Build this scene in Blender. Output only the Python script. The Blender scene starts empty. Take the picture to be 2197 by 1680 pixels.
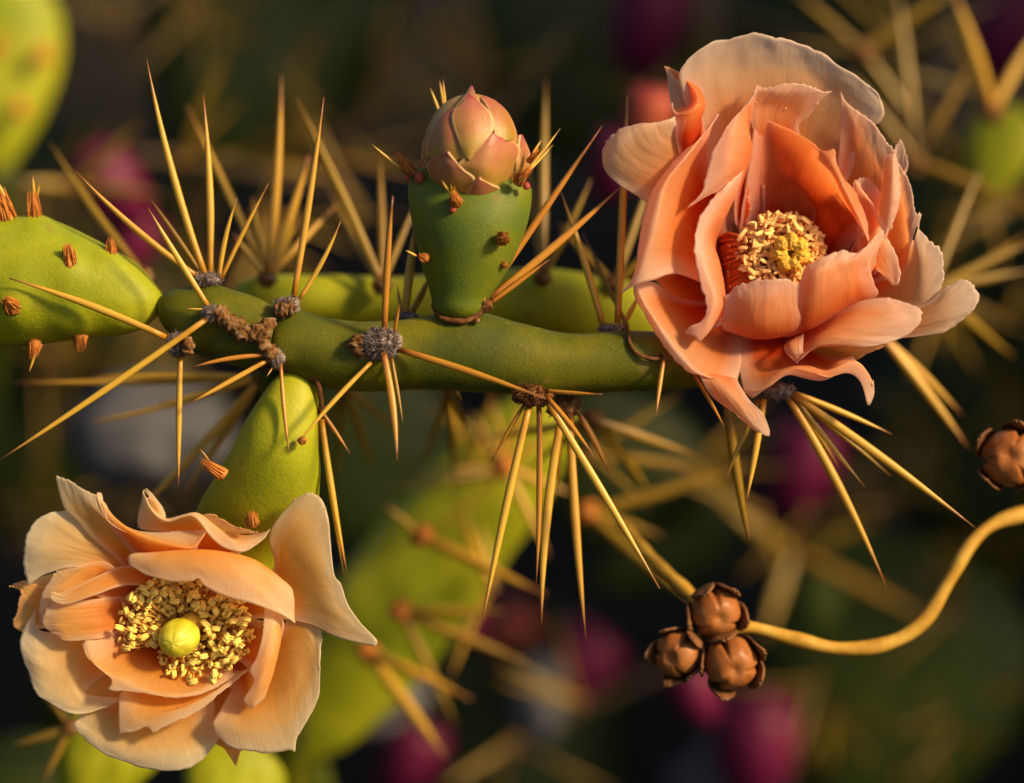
import bpy, bmesh, math, random
import numpy as np
from mathutils import Vector, Matrix, Euler, noise

random.seed(7)
rng = np.random.default_rng(11)
R = math.radians

# ------------------------------------------------------------------ camera
sc = bpy.context.scene
VW, VH = 2197.0, 1680.0          # picture units used below ("V" units)
FW = 0.19                        # metres across the frame at the focus distance
S = FW / VW                      # metres per V unit at the focus distance
LENS, SENSOR = 100.0, 36.0
D = FW * LENS / SENSOR           # focus distance
PITCH = R(24)
GROUND = 0.0
cam_rot = Euler((R(90) - PITCH, 0, 0)).to_matrix()
STEM_H = 0.27                    # height of the flowering branch above the ground
cam_loc = Vector((0, 0, STEM_H)) - cam_rot @ Vector((0, 0, -D))
cd = bpy.data.cameras.new('camera')
cam = bpy.data.objects.new('camera', cd)
sc.collection.objects.link(cam)
cam.location = cam_loc
cam.rotation_euler = (R(90) - PITCH, 0, 0)
cd.lens = LENS
cd.sensor_width = SENSOR
cd.clip_start = 0.01
cd.clip_end = 500
cd.dof.use_dof = True
cd.dof.focus_distance = D - 40 * S
cd.dof.aperture_fstop = 4.6
sc.camera = cam

# ------------------------------------------------------------------ light
SUN_CAM = Vector((0.74, 0.44, 0.50)).normalized()      # towards the sun, camera axes
SUN = (cam_rot @ SUN_CAM).normalized()
elev = math.asin(SUN.z)
azim = math.atan2(SUN.x, SUN.y)
w = bpy.data.worlds.new('World')
sc.world = w
w.use_nodes = True
wn = w.node_tree
bg = wn.nodes['Background']
sky = wn.nodes.new('ShaderNodeTexSky')
sky.sky_type = 'NISHITA'
sky.sun_disc = False
sky.sun_elevation = elev
sky.sun_rotation = azim
wn.links.new(sky.outputs[0], bg.inputs[0])
sky.dust_density = 4.0
sky.ozone_density = 0.4
bg.inputs[1].default_value = 0.08
sl = bpy.data.lights.new('sun', 'SUN')
sl.energy = 4.4
sl.angle = R(9.0)
sl.color = (1.0, 0.74, 0.40)
so = bpy.data.objects.new('sun', sl)
sc.collection.objects.link(so)
so.rotation_euler = SUN.to_track_quat('Z', 'Y').to_euler()
so.location = (1, -1, 2)
sc.view_settings.view_transform = 'Standard'
sc.view_settings.look = 'None'
sc.view_settings.exposure = 0.44
sc.view_settings.gamma = 1.0
sc.view_settings.use_curve_mapping = False
sc.cycles.use_denoising = True
sc.cycles.max_bounces = 10
sc.cycles.transmission_bounces = 8
sc.cycles.sample_clamp_indirect = 6.0

# ------------------------------------------------------------------ helpers
def W(x, y, z=0.0):
    """picture position (V units) and height z above the focus plane (V units, towards the lens) -> world"""
    d = D - z * S
    k = d / D
    return cam_loc + cam_rot @ Vector(((x - VW / 2) * S * k, -(y - VH / 2) * S * k, -d))

def Wn(P):
    P = np.asarray(P, float)
    d = D - P[..., 2] * S
    k = d / D
    c = np.stack([(P[..., 0] - VW / 2) * S * k, -(P[..., 1] - VH / 2) * S * k, -d], -1)
    M = np.array(cam_rot)
    return c @ M.T + np.array(cam_loc)

CX, CY, CZ = (cam_rot @ Vector(v) for v in ((1, 0, 0), (0, 1, 0), (0, 0, 1)))

def cr(x, y):       # crop of the right flower -> V
    return (1430 + x / 1.6) / 1.13794, (40 + y / 1.6) / 1.13794
KR = 1 / 1.6 / 1.13794
def cl(x, y):       # crop of the left flower -> V
    return x / 2.0694 / 1.13794, (1100 + y / 2.0694) / 1.13794
KL = 1 / 2.0694 / 1.13794

col = sc.collection
ORG = {}
def link(name, data, origin, parent=None):
    o = bpy.data.objects.new(name, data)
    col.objects.link(o)
    origin = Vector(origin)
    if parent is not None:
        o.parent = parent
        o.location = origin - ORG[parent.name]
    else:
        o.location = origin
    ORG[o.name] = origin
    return o

def mesh_obj(name, verts, faces, mat, parent=None, origin=None, uvs=None, smooth=True, attr=None):
    verts = np.asarray(verts, float)
    if origin is None:
        origin = verts.mean(0)
    origin = Vector(origin)
    me = bpy.data.meshes.new(name)
    me.from_pydata((verts - np.array(origin)).tolist(), [], faces)
    if uvs is not None:
        ul = me.uv_layers.new(name='UVMap')
        li = np.zeros(len(me.loops), int)
        me.loops.foreach_get('vertex_index', li)
        ul.data.foreach_set('uv', np.asarray(uvs, float)[li].ravel())
    me.materials.append(mat)
    if smooth:
        me.polygons.foreach_set('use_smooth', [True] * len(me.polygons))
    me.update()
    return link(name, me, origin, parent)

def empty(name, origin, parent=None):
    o = link(name, None, origin, parent)
    o.empty_display_size = 0.01
    return o

def tag(o, label=None, cat=None, group=None, kind=None):
    if label: o['label'] = label
    if cat: o['category'] = cat
    if group: o['group'] = group
    if kind: o['kind'] = kind
    return o

def grid_faces(nv, nu, wrap=False, off=0):
    f = []
    for i in range(nv - 1):
        for j in range(nu if wrap else nu - 1):
            a = off + i * nu + j
            b = off + i * nu + (j + 1) % nu
            f.append((a, b, b + nu, a + nu))
    return f

def catmull(P, t):
    """P (n,...) points, t in [0,1] array by chord length"""
    P = np.asarray(P, float)
    n = len(P)
    if n == 1:
        return np.repeat(P, len(t), 0)
    seg = np.linalg.norm((P[1:] - P[:-1]).reshape(n - 1, -1), axis=1) ** 0.7 + 1e-6
    s = np.concatenate([[0], np.cumsum(seg)]); s /= s[-1]
    k = np.clip(np.searchsorted(s, t, side='right') - 1, 0, n - 2)
    u = (t - s[k]) / (s[k + 1] - s[k])
    Q = np.concatenate([[2 * P[0] - P[1]], P, [2 * P[-1] - P[-2]]])
    p0, p1, p2, p3 = Q[k], Q[k + 1], Q[k + 2], Q[k + 3]
    u = u.reshape((-1,) + (1,) * (P.ndim - 1))
    return 0.5 * ((2 * p1) + (-p0 + p2) * u + (2 * p0 - 5 * p1 + 4 * p2 - p3) * u ** 2 + (-p0 + 3 * p1 - 3 * p2 + p3) * u ** 3)

def patch(rows, nu=30, nv=34):
    tu = np.linspace(0, 1, nu)
    tv = np.linspace(0, 1, nv)
    Rr = np.stack([catmull(np.asarray(r, float), tu) for r in rows])
    return catmull(Rr, tv)          # nv, nu, 3

def tube(pts, radii, n=8, flat=1.0):
    """world-space tube through pts with radii; returns verts, faces, uvs"""
    pts = [Vector(p) for p in pts]
    V, U = [], []
    m = len(pts)
    t0 = (pts[1] - pts[0]).normalized()
    ref = CZ if abs(t0.dot(CZ)) < 0.9 else CX
    a = t0.cross(ref).normalized()
    for i, p in enumerate(pts):
        t = (pts[min(i + 1, m - 1)] - pts[max(i - 1, 0)]).normalized()
        a = (a - t * a.dot(t)).normalized()
        b = t.cross(a)
        for j in range(n):
            th = 2 * math.pi * j / n
            V.append(p + (a * math.cos(th) + b * math.sin(th) * flat) * radii[i])
            U.append((j / n, i / (m - 1)))
    F = grid_faces(m, n, True)
    F.append(tuple(reversed(range(n))))
    F.append(tuple(range((m - 1) * n, m * n)))
    return V, F, U

class MB:
    def __init__(s): s.v = []; s.f = []; s.u = []
    def add(s, v, f, u=None):
        o = len(s.v)
        s.v += [tuple(x) for x in v]
        s.f += [tuple(i + o for i in q) for q in f]
        s.u += list(u) if u is not None else [(0.5, 0.5)] * len(v)
    def build(s, name, mat, parent=None, origin=None, smooth=True):
        return mesh_obj(name, s.v, s.f, mat, parent, origin, s.u, smooth)

def fbm(p, sc_=1.0, o=3):
    return noise.fractal(Vector(p) * sc_, 1.0, 2.0, o)

def blob(c, r, nth=18, nph=12, amp=0.15, freq=2.0, squash=(1, 1, 1), axes=None, seed=0.0):
    ax = axes or (CX, CY, CZ)
    c = Vector(c)
    V, U = [], []
    for i in range(nph + 1):
        ph = math.pi * i / nph
        for j in range(nth):
            th = 2 * math.pi * j / nth
            d = Vector((math.sin(ph) * math.cos(th), math.sin(ph) * math.sin(th), math.cos(ph)))
            k = r * (1 + amp * fbm(d + Vector((seed, seed * 1.7, 3.1)), freq))
            V.append(c + (ax[0] * d.x * squash[0] + ax[1] * d.y * squash[1] + ax[2] * d.z * squash[2]) * k)
            U.append((j / nth, i / nph))
    return V, grid_faces(nph + 1, nth, True), U

# ------------------------------------------------------------------ materials
def nodes(name):
    m = bpy.data.materials.new(name)
    m.use_nodes = True
    nt = m.node_tree
    b = nt.nodes['Principled BSDF']
    return m, nt, b

def N(nt, t, **kw):
    n = nt.nodes.new(t)
    for k, v in kw.items():
        setattr(n, k, v)
    return n

def ramp(nt, fac, stops, interp='LINEAR'):
    r = N(nt, 'ShaderNodeValToRGB')
    r.color_ramp.interpolation = interp
    e = r.color_ramp.elements
    while len(e) < len(stops): e.new(0.5)
    for x, (p, c) in zip(e, stops):
        x.position = p
        x.color = (*c, 1)
    nt.links.new(fac, r.inputs[0])
    return r.outputs[0]

def mixc(nt, fac, a, b, mode='MIX'):
    m = N(nt, 'ShaderNodeMix', data_type='RGBA', blend_type=mode)
    for sock, v in ((m.inputs[0], fac), (m.inputs[6], a), (m.inputs[7], b)):
        if isinstance(v, (int, float)): sock.default_value = v
        elif isinstance(v, tuple): sock.default_value = (*v, 1)
        else: nt.links.new(v, sock)
    return m.outputs[2]

def mth(nt, op, a, b=None, c=None):
    m = N(nt, 'ShaderNodeMath', operation=op)
    for i, v in enumerate((a, b, c)):
        if v is None: continue
        if isinstance(v, (int, float)): m.inputs[i].default_value = v
        else: nt.links.new(v, m.inputs[i])
    return m.outputs[0]

def nz(nt, vec, scale, detail=3, rough=0.5):
    n = N(nt, 'ShaderNodeTexNoise')
    n.inputs['Scale'].default_value = scale
    n.inputs['Detail'].default_value = detail
    n.inputs['Roughness'].default_value = rough
    if vec is not None: nt.links.new(vec, n.inputs['Vector'])
    return n.outputs[0]

def petal_mat(name, stops, rim, trans=0.60, blotch=None):
    m, nt, b = nodes(name)
    tc = N(nt, 'ShaderNodeTexCoord')
    uv = tc.outputs['UV']
    sx = N(nt, 'ShaderNodeSeparateXYZ'); nt.links.new(uv, sx.inputs[0])
    mp = N(nt, 'ShaderNodeMapping'); nt.links.new(uv, mp.inputs[0]); mp.inputs['Scale'].default_value = (42, 2.2, 1)
    veins = nz(nt, mp.outputs[0], 1.0, 4, 0.6)
    mp2 = N(nt, 'ShaderNodeMapping'); nt.links.new(uv, mp2.inputs[0]); mp2.inputs['Scale'].default_value = (130, 14, 1)
    fine = nz(nt, mp2.outputs[0], 1.0, 3, 0.7)
    obj = tc.outputs['Object']
    big = nz(nt, obj, 90.0, 2)
    v = mth(nt, 'ADD', sx.outputs[1], mth(nt, 'MULTIPLY', mth(nt, 'SUBTRACT', big, 0.5), 0.35))
    v = mth(nt, 'ADD', v, mth(nt, 'MULTIPLY', mth(nt, 'SUBTRACT', veins, 0.5), 0.22))
    c = ramp(nt, v, stops)
    # paler margins
    eu = mth(nt, 'ABSOLUTE', mth(nt, 'SUBTRACT', sx.outputs[0], 0.5))
    edge = mth(nt, 'SMOOTH_MAX', mth(nt, 'MULTIPLY', eu, 1.6), mth(nt, 'SUBTRACT', mth(nt, 'MULTIPLY', sx.outputs[1], 1.6), 0.8), 0.2)
    ef = ramp(nt, edge, [(0.50, (0, 0, 0)), (0.84, (1, 1, 1))])
    ef = mth(nt, 'MULTIPLY', ef, mth(nt, 'MULTIPLY_ADD', fine, 0.5, 0.5))
    c = mixc(nt, ef, c, rim)
    c = mixc(nt, mth(nt, 'MULTIPLY', mth(nt, 'SUBTRACT', 1.0, fine), 0.5), c, mixc(nt, 1.0, c, (0.80, 0.62, 0.5), 'MULTIPLY'))
    nt.links.new(c, b.inputs['Base Color'])
    b.inputs['Roughness'].default_value = 0.37
    b.inputs['Specular IOR Level'].default_value = 0.4
    b.inputs['Sheen Weight'].default_value = 0.12
    b.inputs['Sheen Roughness'].default_value = 0.4
    spark = nz(nt, obj, 5200.0, 1, 0.5)
    h = mth(nt, 'ADD', mth(nt, 'MULTIPLY', fine, 0.6), mth(nt, 'MULTIPLY', spark, 0.45))
    h = mth(nt, 'ADD', h, mth(nt, 'MULTIPLY', veins, 0.8))
    bp = N(nt, 'ShaderNodeBump'); bp.inputs['Strength'].default_value = 0.42; bp.inputs['Distance'].default_value = 0.00022
    nt.links.new(h, bp.inputs['Height'])
    nt.links.new(bp.outputs[0], b.inputs['Normal'])
    tr = N(nt, 'ShaderNodeBsdfTranslucent')
    tcx = mixc(nt, 1.0, c, (1.0, 0.94, 0.86), 'MULTIPLY')
    nt.links.new(tcx, tr.inputs[0])
    nt.links.new(bp.outputs[0], tr.inputs['Normal'])
    # light that has entered the leaf tissue (inner side of the skin) passes on nearly unabsorbed
    ge = N(nt, 'ShaderNodeNewGeometry')
    tr2 = N(nt, 'ShaderNodeBsdfTranslucent'); tr2.inputs[0].default_value = (0.98, 0.97, 0.95, 1)
    m0 = N(nt, 'ShaderNodeMixShader'); m0.inputs[0].default_value = trans
    nt.links.new(b.outputs[0], m0.inputs[1]); nt.links.new(tr.outputs[0], m0.inputs[2])
    mx = N(nt, 'ShaderNodeMixShader'); nt.links.new(ge.outputs['Backfacing'], mx.inputs[0])
    nt.links.new(m0.outputs[0], mx.inputs[1]); nt.links.new(tr2.outputs[0], mx.inputs[2])
    nt.links.new(mx.outputs[0], nt.nodes['Material Output'].inputs[0])
    return m

M = {}
M['petal_r'] = petal_mat('petal_coral',
    [(0.0, (0.36, 0.018, 0.002)), (0.30, (0.70, 0.065, 0.005)), (0.55, (0.93, 0.29, 0.075)), (0.80, (0.94, 0.46, 0.22)), (1.0, (0.94, 0.60, 0.41))],
    (0.94, 0.71, 0.60))
M['petal_l'] = petal_mat('petal_apricot',
    [(0.0, (0.55, 0.075, 0.004)), (0.28, (0.86, 0.24, 0.018)), (0.55, (0.93, 0.41, 0.065)), (0.80, (0.94, 0.56, 0.18)), (1.0, (0.94, 0.71, 0.39))],
    (0.94, 0.80, 0.56))
M['petal_cream'] = petal_mat('petal_cream',
    [(0.0, (0.60, 0.10, 0.006)), (0.28, (0.88, 0.33, 0.045)), (0.55, (0.93, 0.53, 0.15)), (0.80, (0.94, 0.68, 0.32)), (1.0, (0.94, 0.79, 0.50))],
    (0.94, 0.84, 0.62))
M['petal_blush'] = petal_mat('petal_blush',
    [(0.0, (0.45, 0.03, 0.004)), (0.28, (0.82, 0.19, 0.035)), (0.55, (0.93, 0.39, 0.13)), (0.80, (0.94, 0.55, 0.29)), (1.0, (0.94, 0.67, 0.45))],
    (0.94, 0.75, 0.62))
M['sepal'] = petal_mat('petal_greenish',
    [(0.0, (0.42, 0.30, 0.02)), (0.5, (0.62, 0.34, 0.05)), (0.8, (0.70, 0.40, 0.09)), (1.0, (0.66, 0.30, 0.10))],
    (0.72, 0.40, 0.17), 0.35)

def skin_mat(name, c1, c2, c3, scale=60, rough=0.52):
    m, nt, b = nodes(name)
    tc = N(nt, 'ShaderNodeTexCoord')
    o = tc.outputs['Object']
    n1 = nz(nt, o, scale, 3, 0.55)
    c = ramp(nt, n1, [(0.32, c1), (0.52, c2), (0.72, c3)])
    n2 = nz(nt, o, scale * 18, 4, 0.65)
    c = mixc(nt, mth(nt, 'MULTIPLY', n2, 0.6), c, mixc(nt, 1.0, c, (0.5, 0.6, 0.5), 'MULTIPLY'))
    vo = N(nt, 'ShaderNodeTexVoronoi'); vo.inputs['Scale'].default_value = scale * 7
    nt.links.new(o, vo.inputs['Vector'])
    spots = ramp(nt, vo.outputs['Distance'], [(0.0, (1, 1, 1)), (0.10, (0, 0, 0))])
    c = mixc(nt, mth(nt, 'MULTIPLY', spots, 0.25), c, (0.55, 0.5, 0.2))
    scar = ramp(nt, nz(nt, o, scale * 4.5, 2, 0.4), [(0.66, (0, 0, 0)), (0.74, (1, 1, 1))])
    c = mixc(nt, mth(nt, 'MULTIPLY', scar, 0.45), c, (0.20, 0.13, 0.03))
    nt.links.new(c, b.inputs['Base Color'])
    b.inputs['Roughness'].default_value = rough
    b.inputs['Specular IOR Level'].default_value = 0.22
    b.inputs['Subsurface Weight'].default_value = 0.25
    b.inputs['Subsurface Radius'].default_value = (0.7, 1.0, 0.25)
    b.inputs['Subsurface Scale'].default_value = 0.0016
    n3 = nz(nt, o, scale * 45, 2)
    bp = N(nt, 'ShaderNodeBump'); bp.inputs['Strength'].default_value = 0.3; bp.inputs['Distance'].default_value = 0.0003
    nt.links.new(mth(nt, 'ADD', n3, n2), bp.inputs['Height'])
    nt.links.new(bp.outputs[0], b.inputs['Normal'])
    return m

M['stem'] = skin_mat('cactus_skin_old', (0.045, 0.068, 0.007), (0.092, 0.098, 0.004), (0.17, 0.150, 0.004), 60)
M['young'] = skin_mat('cactus_skin_young', (0.24, 0.28, 0.009), (0.37, 0.37, 0.010), (0.48, 0.45, 0.022), 40)
M['ovary'] = skin_mat('cactus_skin_bud', (0.080, 0.135, 0.020), (0.135, 0.165, 0.010), (0.22, 0.21, 0.008), 80)
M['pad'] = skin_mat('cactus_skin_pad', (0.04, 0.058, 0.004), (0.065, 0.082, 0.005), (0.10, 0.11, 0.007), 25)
M['pad_dark'] = skin_mat('cactus_skin_shade', (0.016, 0.030, 0.003), (0.030, 0.042, 0.003), (0.052, 0.056, 0.004), 20)  # darker copy of the pad skin: background shade put into the colour

def spine_mat(name, base, mid, tip):
    m, nt, b = nodes(name)
    tc = N(nt, 'ShaderNodeTexCoord')
    sx = N(nt, 'ShaderNodeSeparateXYZ'); nt.links.new(tc.outputs['UV'], sx.inputs[0])
    n1 = nz(nt, tc.outputs['Object'], 380.0, 3)
    mp = N(nt, 'ShaderNodeMapping'); nt.links.new(tc.outputs['UV'], mp.inputs[0]); mp.inputs['Scale'].default_value = (1, 26, 1)
    n2 = nz(nt, mp.outputs[0], 1.0, 4, 0.7)
    v = mth(nt, 'ADD', sx.outputs[1], mth(nt, 'MULTIPLY', mth(nt, 'SUBTRACT', n2, 0.5), 0.16))
    c = ramp(nt, v, [(0.0, base), (0.22, mid), (0.78, mid), (0.93, tip), (1.0, tip)])
    c = mixc(nt, mth(nt, 'MULTIPLY', n1, 0.5), c, mixc(nt, 1.0, c, (0.62, 0.5, 0.4), 'MULTIPLY'))
    oi = N(nt, 'ShaderNodeObjectInfo')
    c = mixc(nt, mth(nt, 'MULTIPLY', oi.outputs['Random'], 0.55), c, mixc(nt, 1.0, c, (0.72, 0.52, 0.38), 'MULTIPLY'))
    nt.links.new(c, b.inputs['Base Color'])
    b.inputs['Roughness'].default_value = 0.38
    b.inputs['Specular IOR Level'].default_value = 0.5
    b.inputs['Subsurface Weight'].default_value = 0.2
    b.inputs['Subsurface Radius'].default_value = (1, 0.6, 0.15)
    b.inputs['Subsurface Scale'].default_value = 0.0006
    bp = N(nt, 'ShaderNodeBump'); bp.inputs['Strength'].default_value = 0.25; bp.inputs['Distance'].default_value = 0.0001
    nt.links.new(n2, bp.inputs['Height']); nt.links.new(bp.outputs[0], b.inputs['Normal'])
    return m
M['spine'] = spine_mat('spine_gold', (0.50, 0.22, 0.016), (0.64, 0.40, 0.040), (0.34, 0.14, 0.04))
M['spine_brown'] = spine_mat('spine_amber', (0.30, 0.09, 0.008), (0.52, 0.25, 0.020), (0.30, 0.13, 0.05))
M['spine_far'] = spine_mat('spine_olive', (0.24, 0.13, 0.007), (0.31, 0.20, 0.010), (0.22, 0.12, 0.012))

def rough_mat(name, stops, scale, rough=0.9, bump=0.6, dist=0.0006):
    m, nt, b = nodes(name)
    tc = N(nt, 'ShaderNodeTexCoord')
    n1 = nz(nt, tc.outputs['Object'], scale, 5, 0.65)
    nt.links.new(ramp(nt, n1, stops), b.inputs['Base Color'])
    b.inputs['Roughness'].default_value = rough
    b.inputs['Specular IOR Level'].default_value = 0.2
    bp = N(nt, 'ShaderNodeBump'); bp.inputs['Strength'].default_value = bump; bp.inputs['Distance'].default_value = dist
    nt.links.new(nz(nt, tc.outputs['Object'], scale * 2.3, 5, 0.7), bp.inputs['Height'])
    nt.links.new(bp.outputs[0], b.inputs['Normal'])
    return m
M['wool'] = rough_mat('areole_wool', [(0.3, (0.07, 0.042, 0.028)), (0.5, (0.23, 0.17, 0.15)), (0.7, (0.42, 0.35, 0.32))], 900)
M['cork'] = rough_mat('cork', [(0.28, (0.045, 0.018, 0.008)), (0.42, (0.20, 0.08, 0.022)), (0.55, (0.34, 0.17, 0.05)), (0.72, (0.44, 0.36, 0.30))], 900, 0.9, 1.0, 0.0008)
M['cork_dark'] = rough_mat('cork_dark', [(0.3, (0.05, 0.018, 0.008)), (0.55, (0.16, 0.06, 0.018)), (0.75, (0.28, 0.13, 0.04))], 700)
M['tuft'] = rough_mat('tuft_orange', [(0.3, (0.36, 0.09, 0.012)), (0.5, (0.56, 0.19, 0.03)), (0.7, (0.66, 0.30, 0.08))], 900, 0.6)
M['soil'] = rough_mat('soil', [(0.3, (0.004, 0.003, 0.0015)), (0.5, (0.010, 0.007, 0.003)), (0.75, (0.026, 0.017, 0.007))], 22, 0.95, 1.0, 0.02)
M['stone'] = rough_mat('stone_grey', [(0.3, (0.06, 0.06, 0.065)), (0.5, (0.10, 0.10, 0.11)), (0.7, (0.15, 0.15, 0.165))], 30, 0.9, 0.5, 0.004)
M['seed'] = rough_mat('seed_capsule', [(0.25, (0.13, 0.038, 0.010)), (0.5, (0.29, 0.095, 0.022)), (0.75, (0.42, 0.18, 0.055))], 130, 0.38, 0.15, 0.0004)
M['husk'] = rough_mat('seed_husk', [(0.3, (0.08, 0.03, 0.012)), (0.6, (0.20, 0.085, 0.03)), (0.8, (0.34, 0.18, 0.08))], 260, 0.6, 0.5, 0.0004)
M['stalk'] = rough_mat('dry_stalk', [(0.3, (0.30, 0.14, 0.015)), (0.5, (0.46, 0.25, 0.03)), (0.7, (0.56, 0.35, 0.06))], 140, 0.5, 0.3, 0.0003)
M['twig'] = rough_mat('twig', [(0.3, (0.08, 0.05, 0.03)), (0.6, (0.17, 0.11, 0.06))], 120, 0.9, 0.5, 0.001)
M['fruit'] = rough_mat('fruit_magenta', [(0.3, (0.045, 0.003, 0.018)), (0.5, (0.10, 0.006, 0.036)), (0.7, (0.15, 0.015, 0.05))], 60, 0.45, 0.2, 0.0006)
M['fruit_red'] = rough_mat('fruit_red', [(0.3, (0.22, 0.02, 0.02)), (0.5, (0.32, 0.05, 0.035)), (0.7, (0.42, 0.11, 0.05))], 60, 0.45, 0.2, 0.0006)
M['leaf'] = rough_mat('leaf_green', [(0.3, (0.012, 0.045, 0.008)), (0.5, (0.022, 0.075, 0.010)), (0.7, (0.045, 0.11, 0.014))], 40, 0.5, 0.3, 0.001)
M['anther'] = rough_mat('anther', [(0.3, (0.82, 0.52, 0.08)), (0.5, (0.90, 0.64, 0.14)), (0.7, (0.93, 0.75, 0.26))], 2200, 0.7, 0.7, 0.00012)
M['anther_r'] = rough_mat('anther_peach', [(0.3, (0.82, 0.42, 0.11)), (0.5, (0.90, 0.55, 0.19)), (0.7, (0.93, 0.66, 0.30))], 2200, 0.7, 0.7, 0.00012)
M['filament'] = rough_mat('filament', [(0.3, (0.42, 0.05, 0.008)), (0.6, (0.58, 0.11, 0.02))], 600, 0.5, 0.2, 0.0001)
M['filament_l'] = rough_mat('filament_gold', [(0.3, (0.70, 0.30, 0.04)), (0.6, (0.82, 0.46, 0.09))], 600, 0.5, 0.2, 0.0001)

def stigma_mat():
    m, nt, b = nodes('stigma_green')
    tc = N(nt, 'ShaderNodeTexCoord')
    n1 = nz(nt, tc.outputs['Object'], 500, 3)
    nt.links.new(ramp(nt, n1, [(0.3, (0.42, 0.38, 0.012)), (0.6, (0.58, 0.52, 0.03)), (0.8, (0.70, 0.64, 0.10))]), b.inputs['Base Color'])
    b.inputs['Roughness'].default_value = 0.5
    b.inputs['Subsurface Weight'].default_value = 0.4
    b.inputs['Subsurface Radius'].default_value = (1, 0.9, 0.2)
    b.inputs['Subsurface Scale'].default_value = 0.002
    return m
M['stigma'] = stigma_mat()
M['stigma_gold'] = rough_mat('stigma_gold', [(0.3, (0.60, 0.30, 0.03)), (0.6, (0.76, 0.46, 0.06)), (0.8, (0.85, 0.60, 0.16))], 1500, 0.6, 0.7, 0.0002)

def bract_mat():
    m, nt, b = nodes('bud_bract')
    tc = N(nt, 'ShaderNodeTexCoord')
    sx = N(nt, 'ShaderNodeSeparateXYZ'); nt.links.new(tc.outputs['UV'], sx.inputs[0])
    o = tc.outputs['Object']
    n1 = nz(nt, o, 260, 3)
    n2 = nz(nt, o, 3800, 2)
    v = mth(nt, 'ADD', sx.outputs[1], mth(nt, 'MULTIPLY', mth(nt, 'SUBTRACT', n1, 0.5), 0.8))
    c = ramp(nt, v, [(0.0, (0.38, 0.27, 0.04)), (0.28, (0.44, 0.25, 0.055)), (0.55, (0.44, 0.19, 0.075)), (0.85, (0.42, 0.14, 0.085)), (1.0, (0.38, 0.05, 0.06))])
    eu = mth(nt, 'ABSOLUTE', mth(nt, 'SUBTRACT', sx.outputs[0], 0.5))
    rim = ramp(nt, eu, [(0.42, (0, 0, 0)), (0.485, (1, 1, 1))])
    c = mixc(nt, mth(nt, 'MULTIPLY', rim, 0.75), c, (0.72, 0.52, 0.24))
    c = mixc(nt, mth(nt, 'MULTIPLY', n2, 0.35), c, mixc(nt, 1.0, c, (0.6, 0.5, 0.5), 'MULTIPLY'))
    oi = N(nt, 'ShaderNodeObjectInfo')
    c = mixc(nt, mth(nt, 'MULTIPLY', oi.outputs['Random'], 0.55), c, mixc(nt, 1.0, c, (0.72, 0.52, 0.38), 'MULTIPLY'))
    nt.links.new(c, b.inputs['Base Color'])
    b.inputs['Roughness'].default_value = 0.38
    b.inputs['Specular IOR Level'].default_value = 0.45
    bp = N(nt, 'ShaderNodeBump'); bp.inputs['Strength'].default_value = 0.3; bp.inputs['Distance'].default_value = 0.00015
    bp.inputs['Strength'].default_value = 0.6
    nt.links.new(n2, bp.inputs['Height']); nt.links.new(bp.outputs[0], b.inputs['Normal'])
    return m
M['bract'] = bract_mat()

# ------------------------------------------------------------------ ground
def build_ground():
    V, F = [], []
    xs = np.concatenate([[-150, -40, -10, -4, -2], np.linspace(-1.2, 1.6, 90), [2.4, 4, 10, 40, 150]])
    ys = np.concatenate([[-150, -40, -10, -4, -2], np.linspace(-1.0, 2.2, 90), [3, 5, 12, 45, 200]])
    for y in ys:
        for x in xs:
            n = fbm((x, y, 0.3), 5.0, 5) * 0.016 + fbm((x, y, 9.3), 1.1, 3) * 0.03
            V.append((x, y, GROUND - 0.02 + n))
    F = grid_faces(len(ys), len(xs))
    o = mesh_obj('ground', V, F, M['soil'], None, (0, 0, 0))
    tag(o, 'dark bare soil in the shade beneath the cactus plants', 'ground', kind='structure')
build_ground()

# ------------------------------------------------------------------ cactus parts
def spine(parent, a, b, wd=7.0, mat='spine', bend=0.0, name='spine', blunt=0.0):
    """a, b = (x,y,z) V units; wd = half width in V units at its thickest"""
    A, B = W(*a), W(*b)
    L = (B - A).length
    t = (B - A).normalized()
    side = t.cross(CZ)
    side = side.normalized() if side.length > 1e-4 else CX
    n = 12
    pts, rad = [], []
    k0 = (D - a[2] * S) / D
    bj = bend + random.uniform(-0.014, 0.014)
    blunt = random.choice([0.0, 0.0, 0.05, 0.14])
    tw = random.uniform(0.55, 0.95)
    for i in range(n):
        s = i / (n - 1)
        pts.append(A.lerp(B, s) + side * L * bj * 4 * s * (1 - s))
        prof = (0.80 + 0.5 * s) if s < 0.4 else (1.0 if s < 0.42 else max(0.05 + blunt, (1 - ((s - 0.4) / 0.6) ** 1.7)))
        rad.append(wd * 0.92 * S * k0 * prof)
    v, f, u = tube(pts, rad, 8, tw)
    return mesh_obj(name, v, f, M[mat], parent, A, u)

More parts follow.
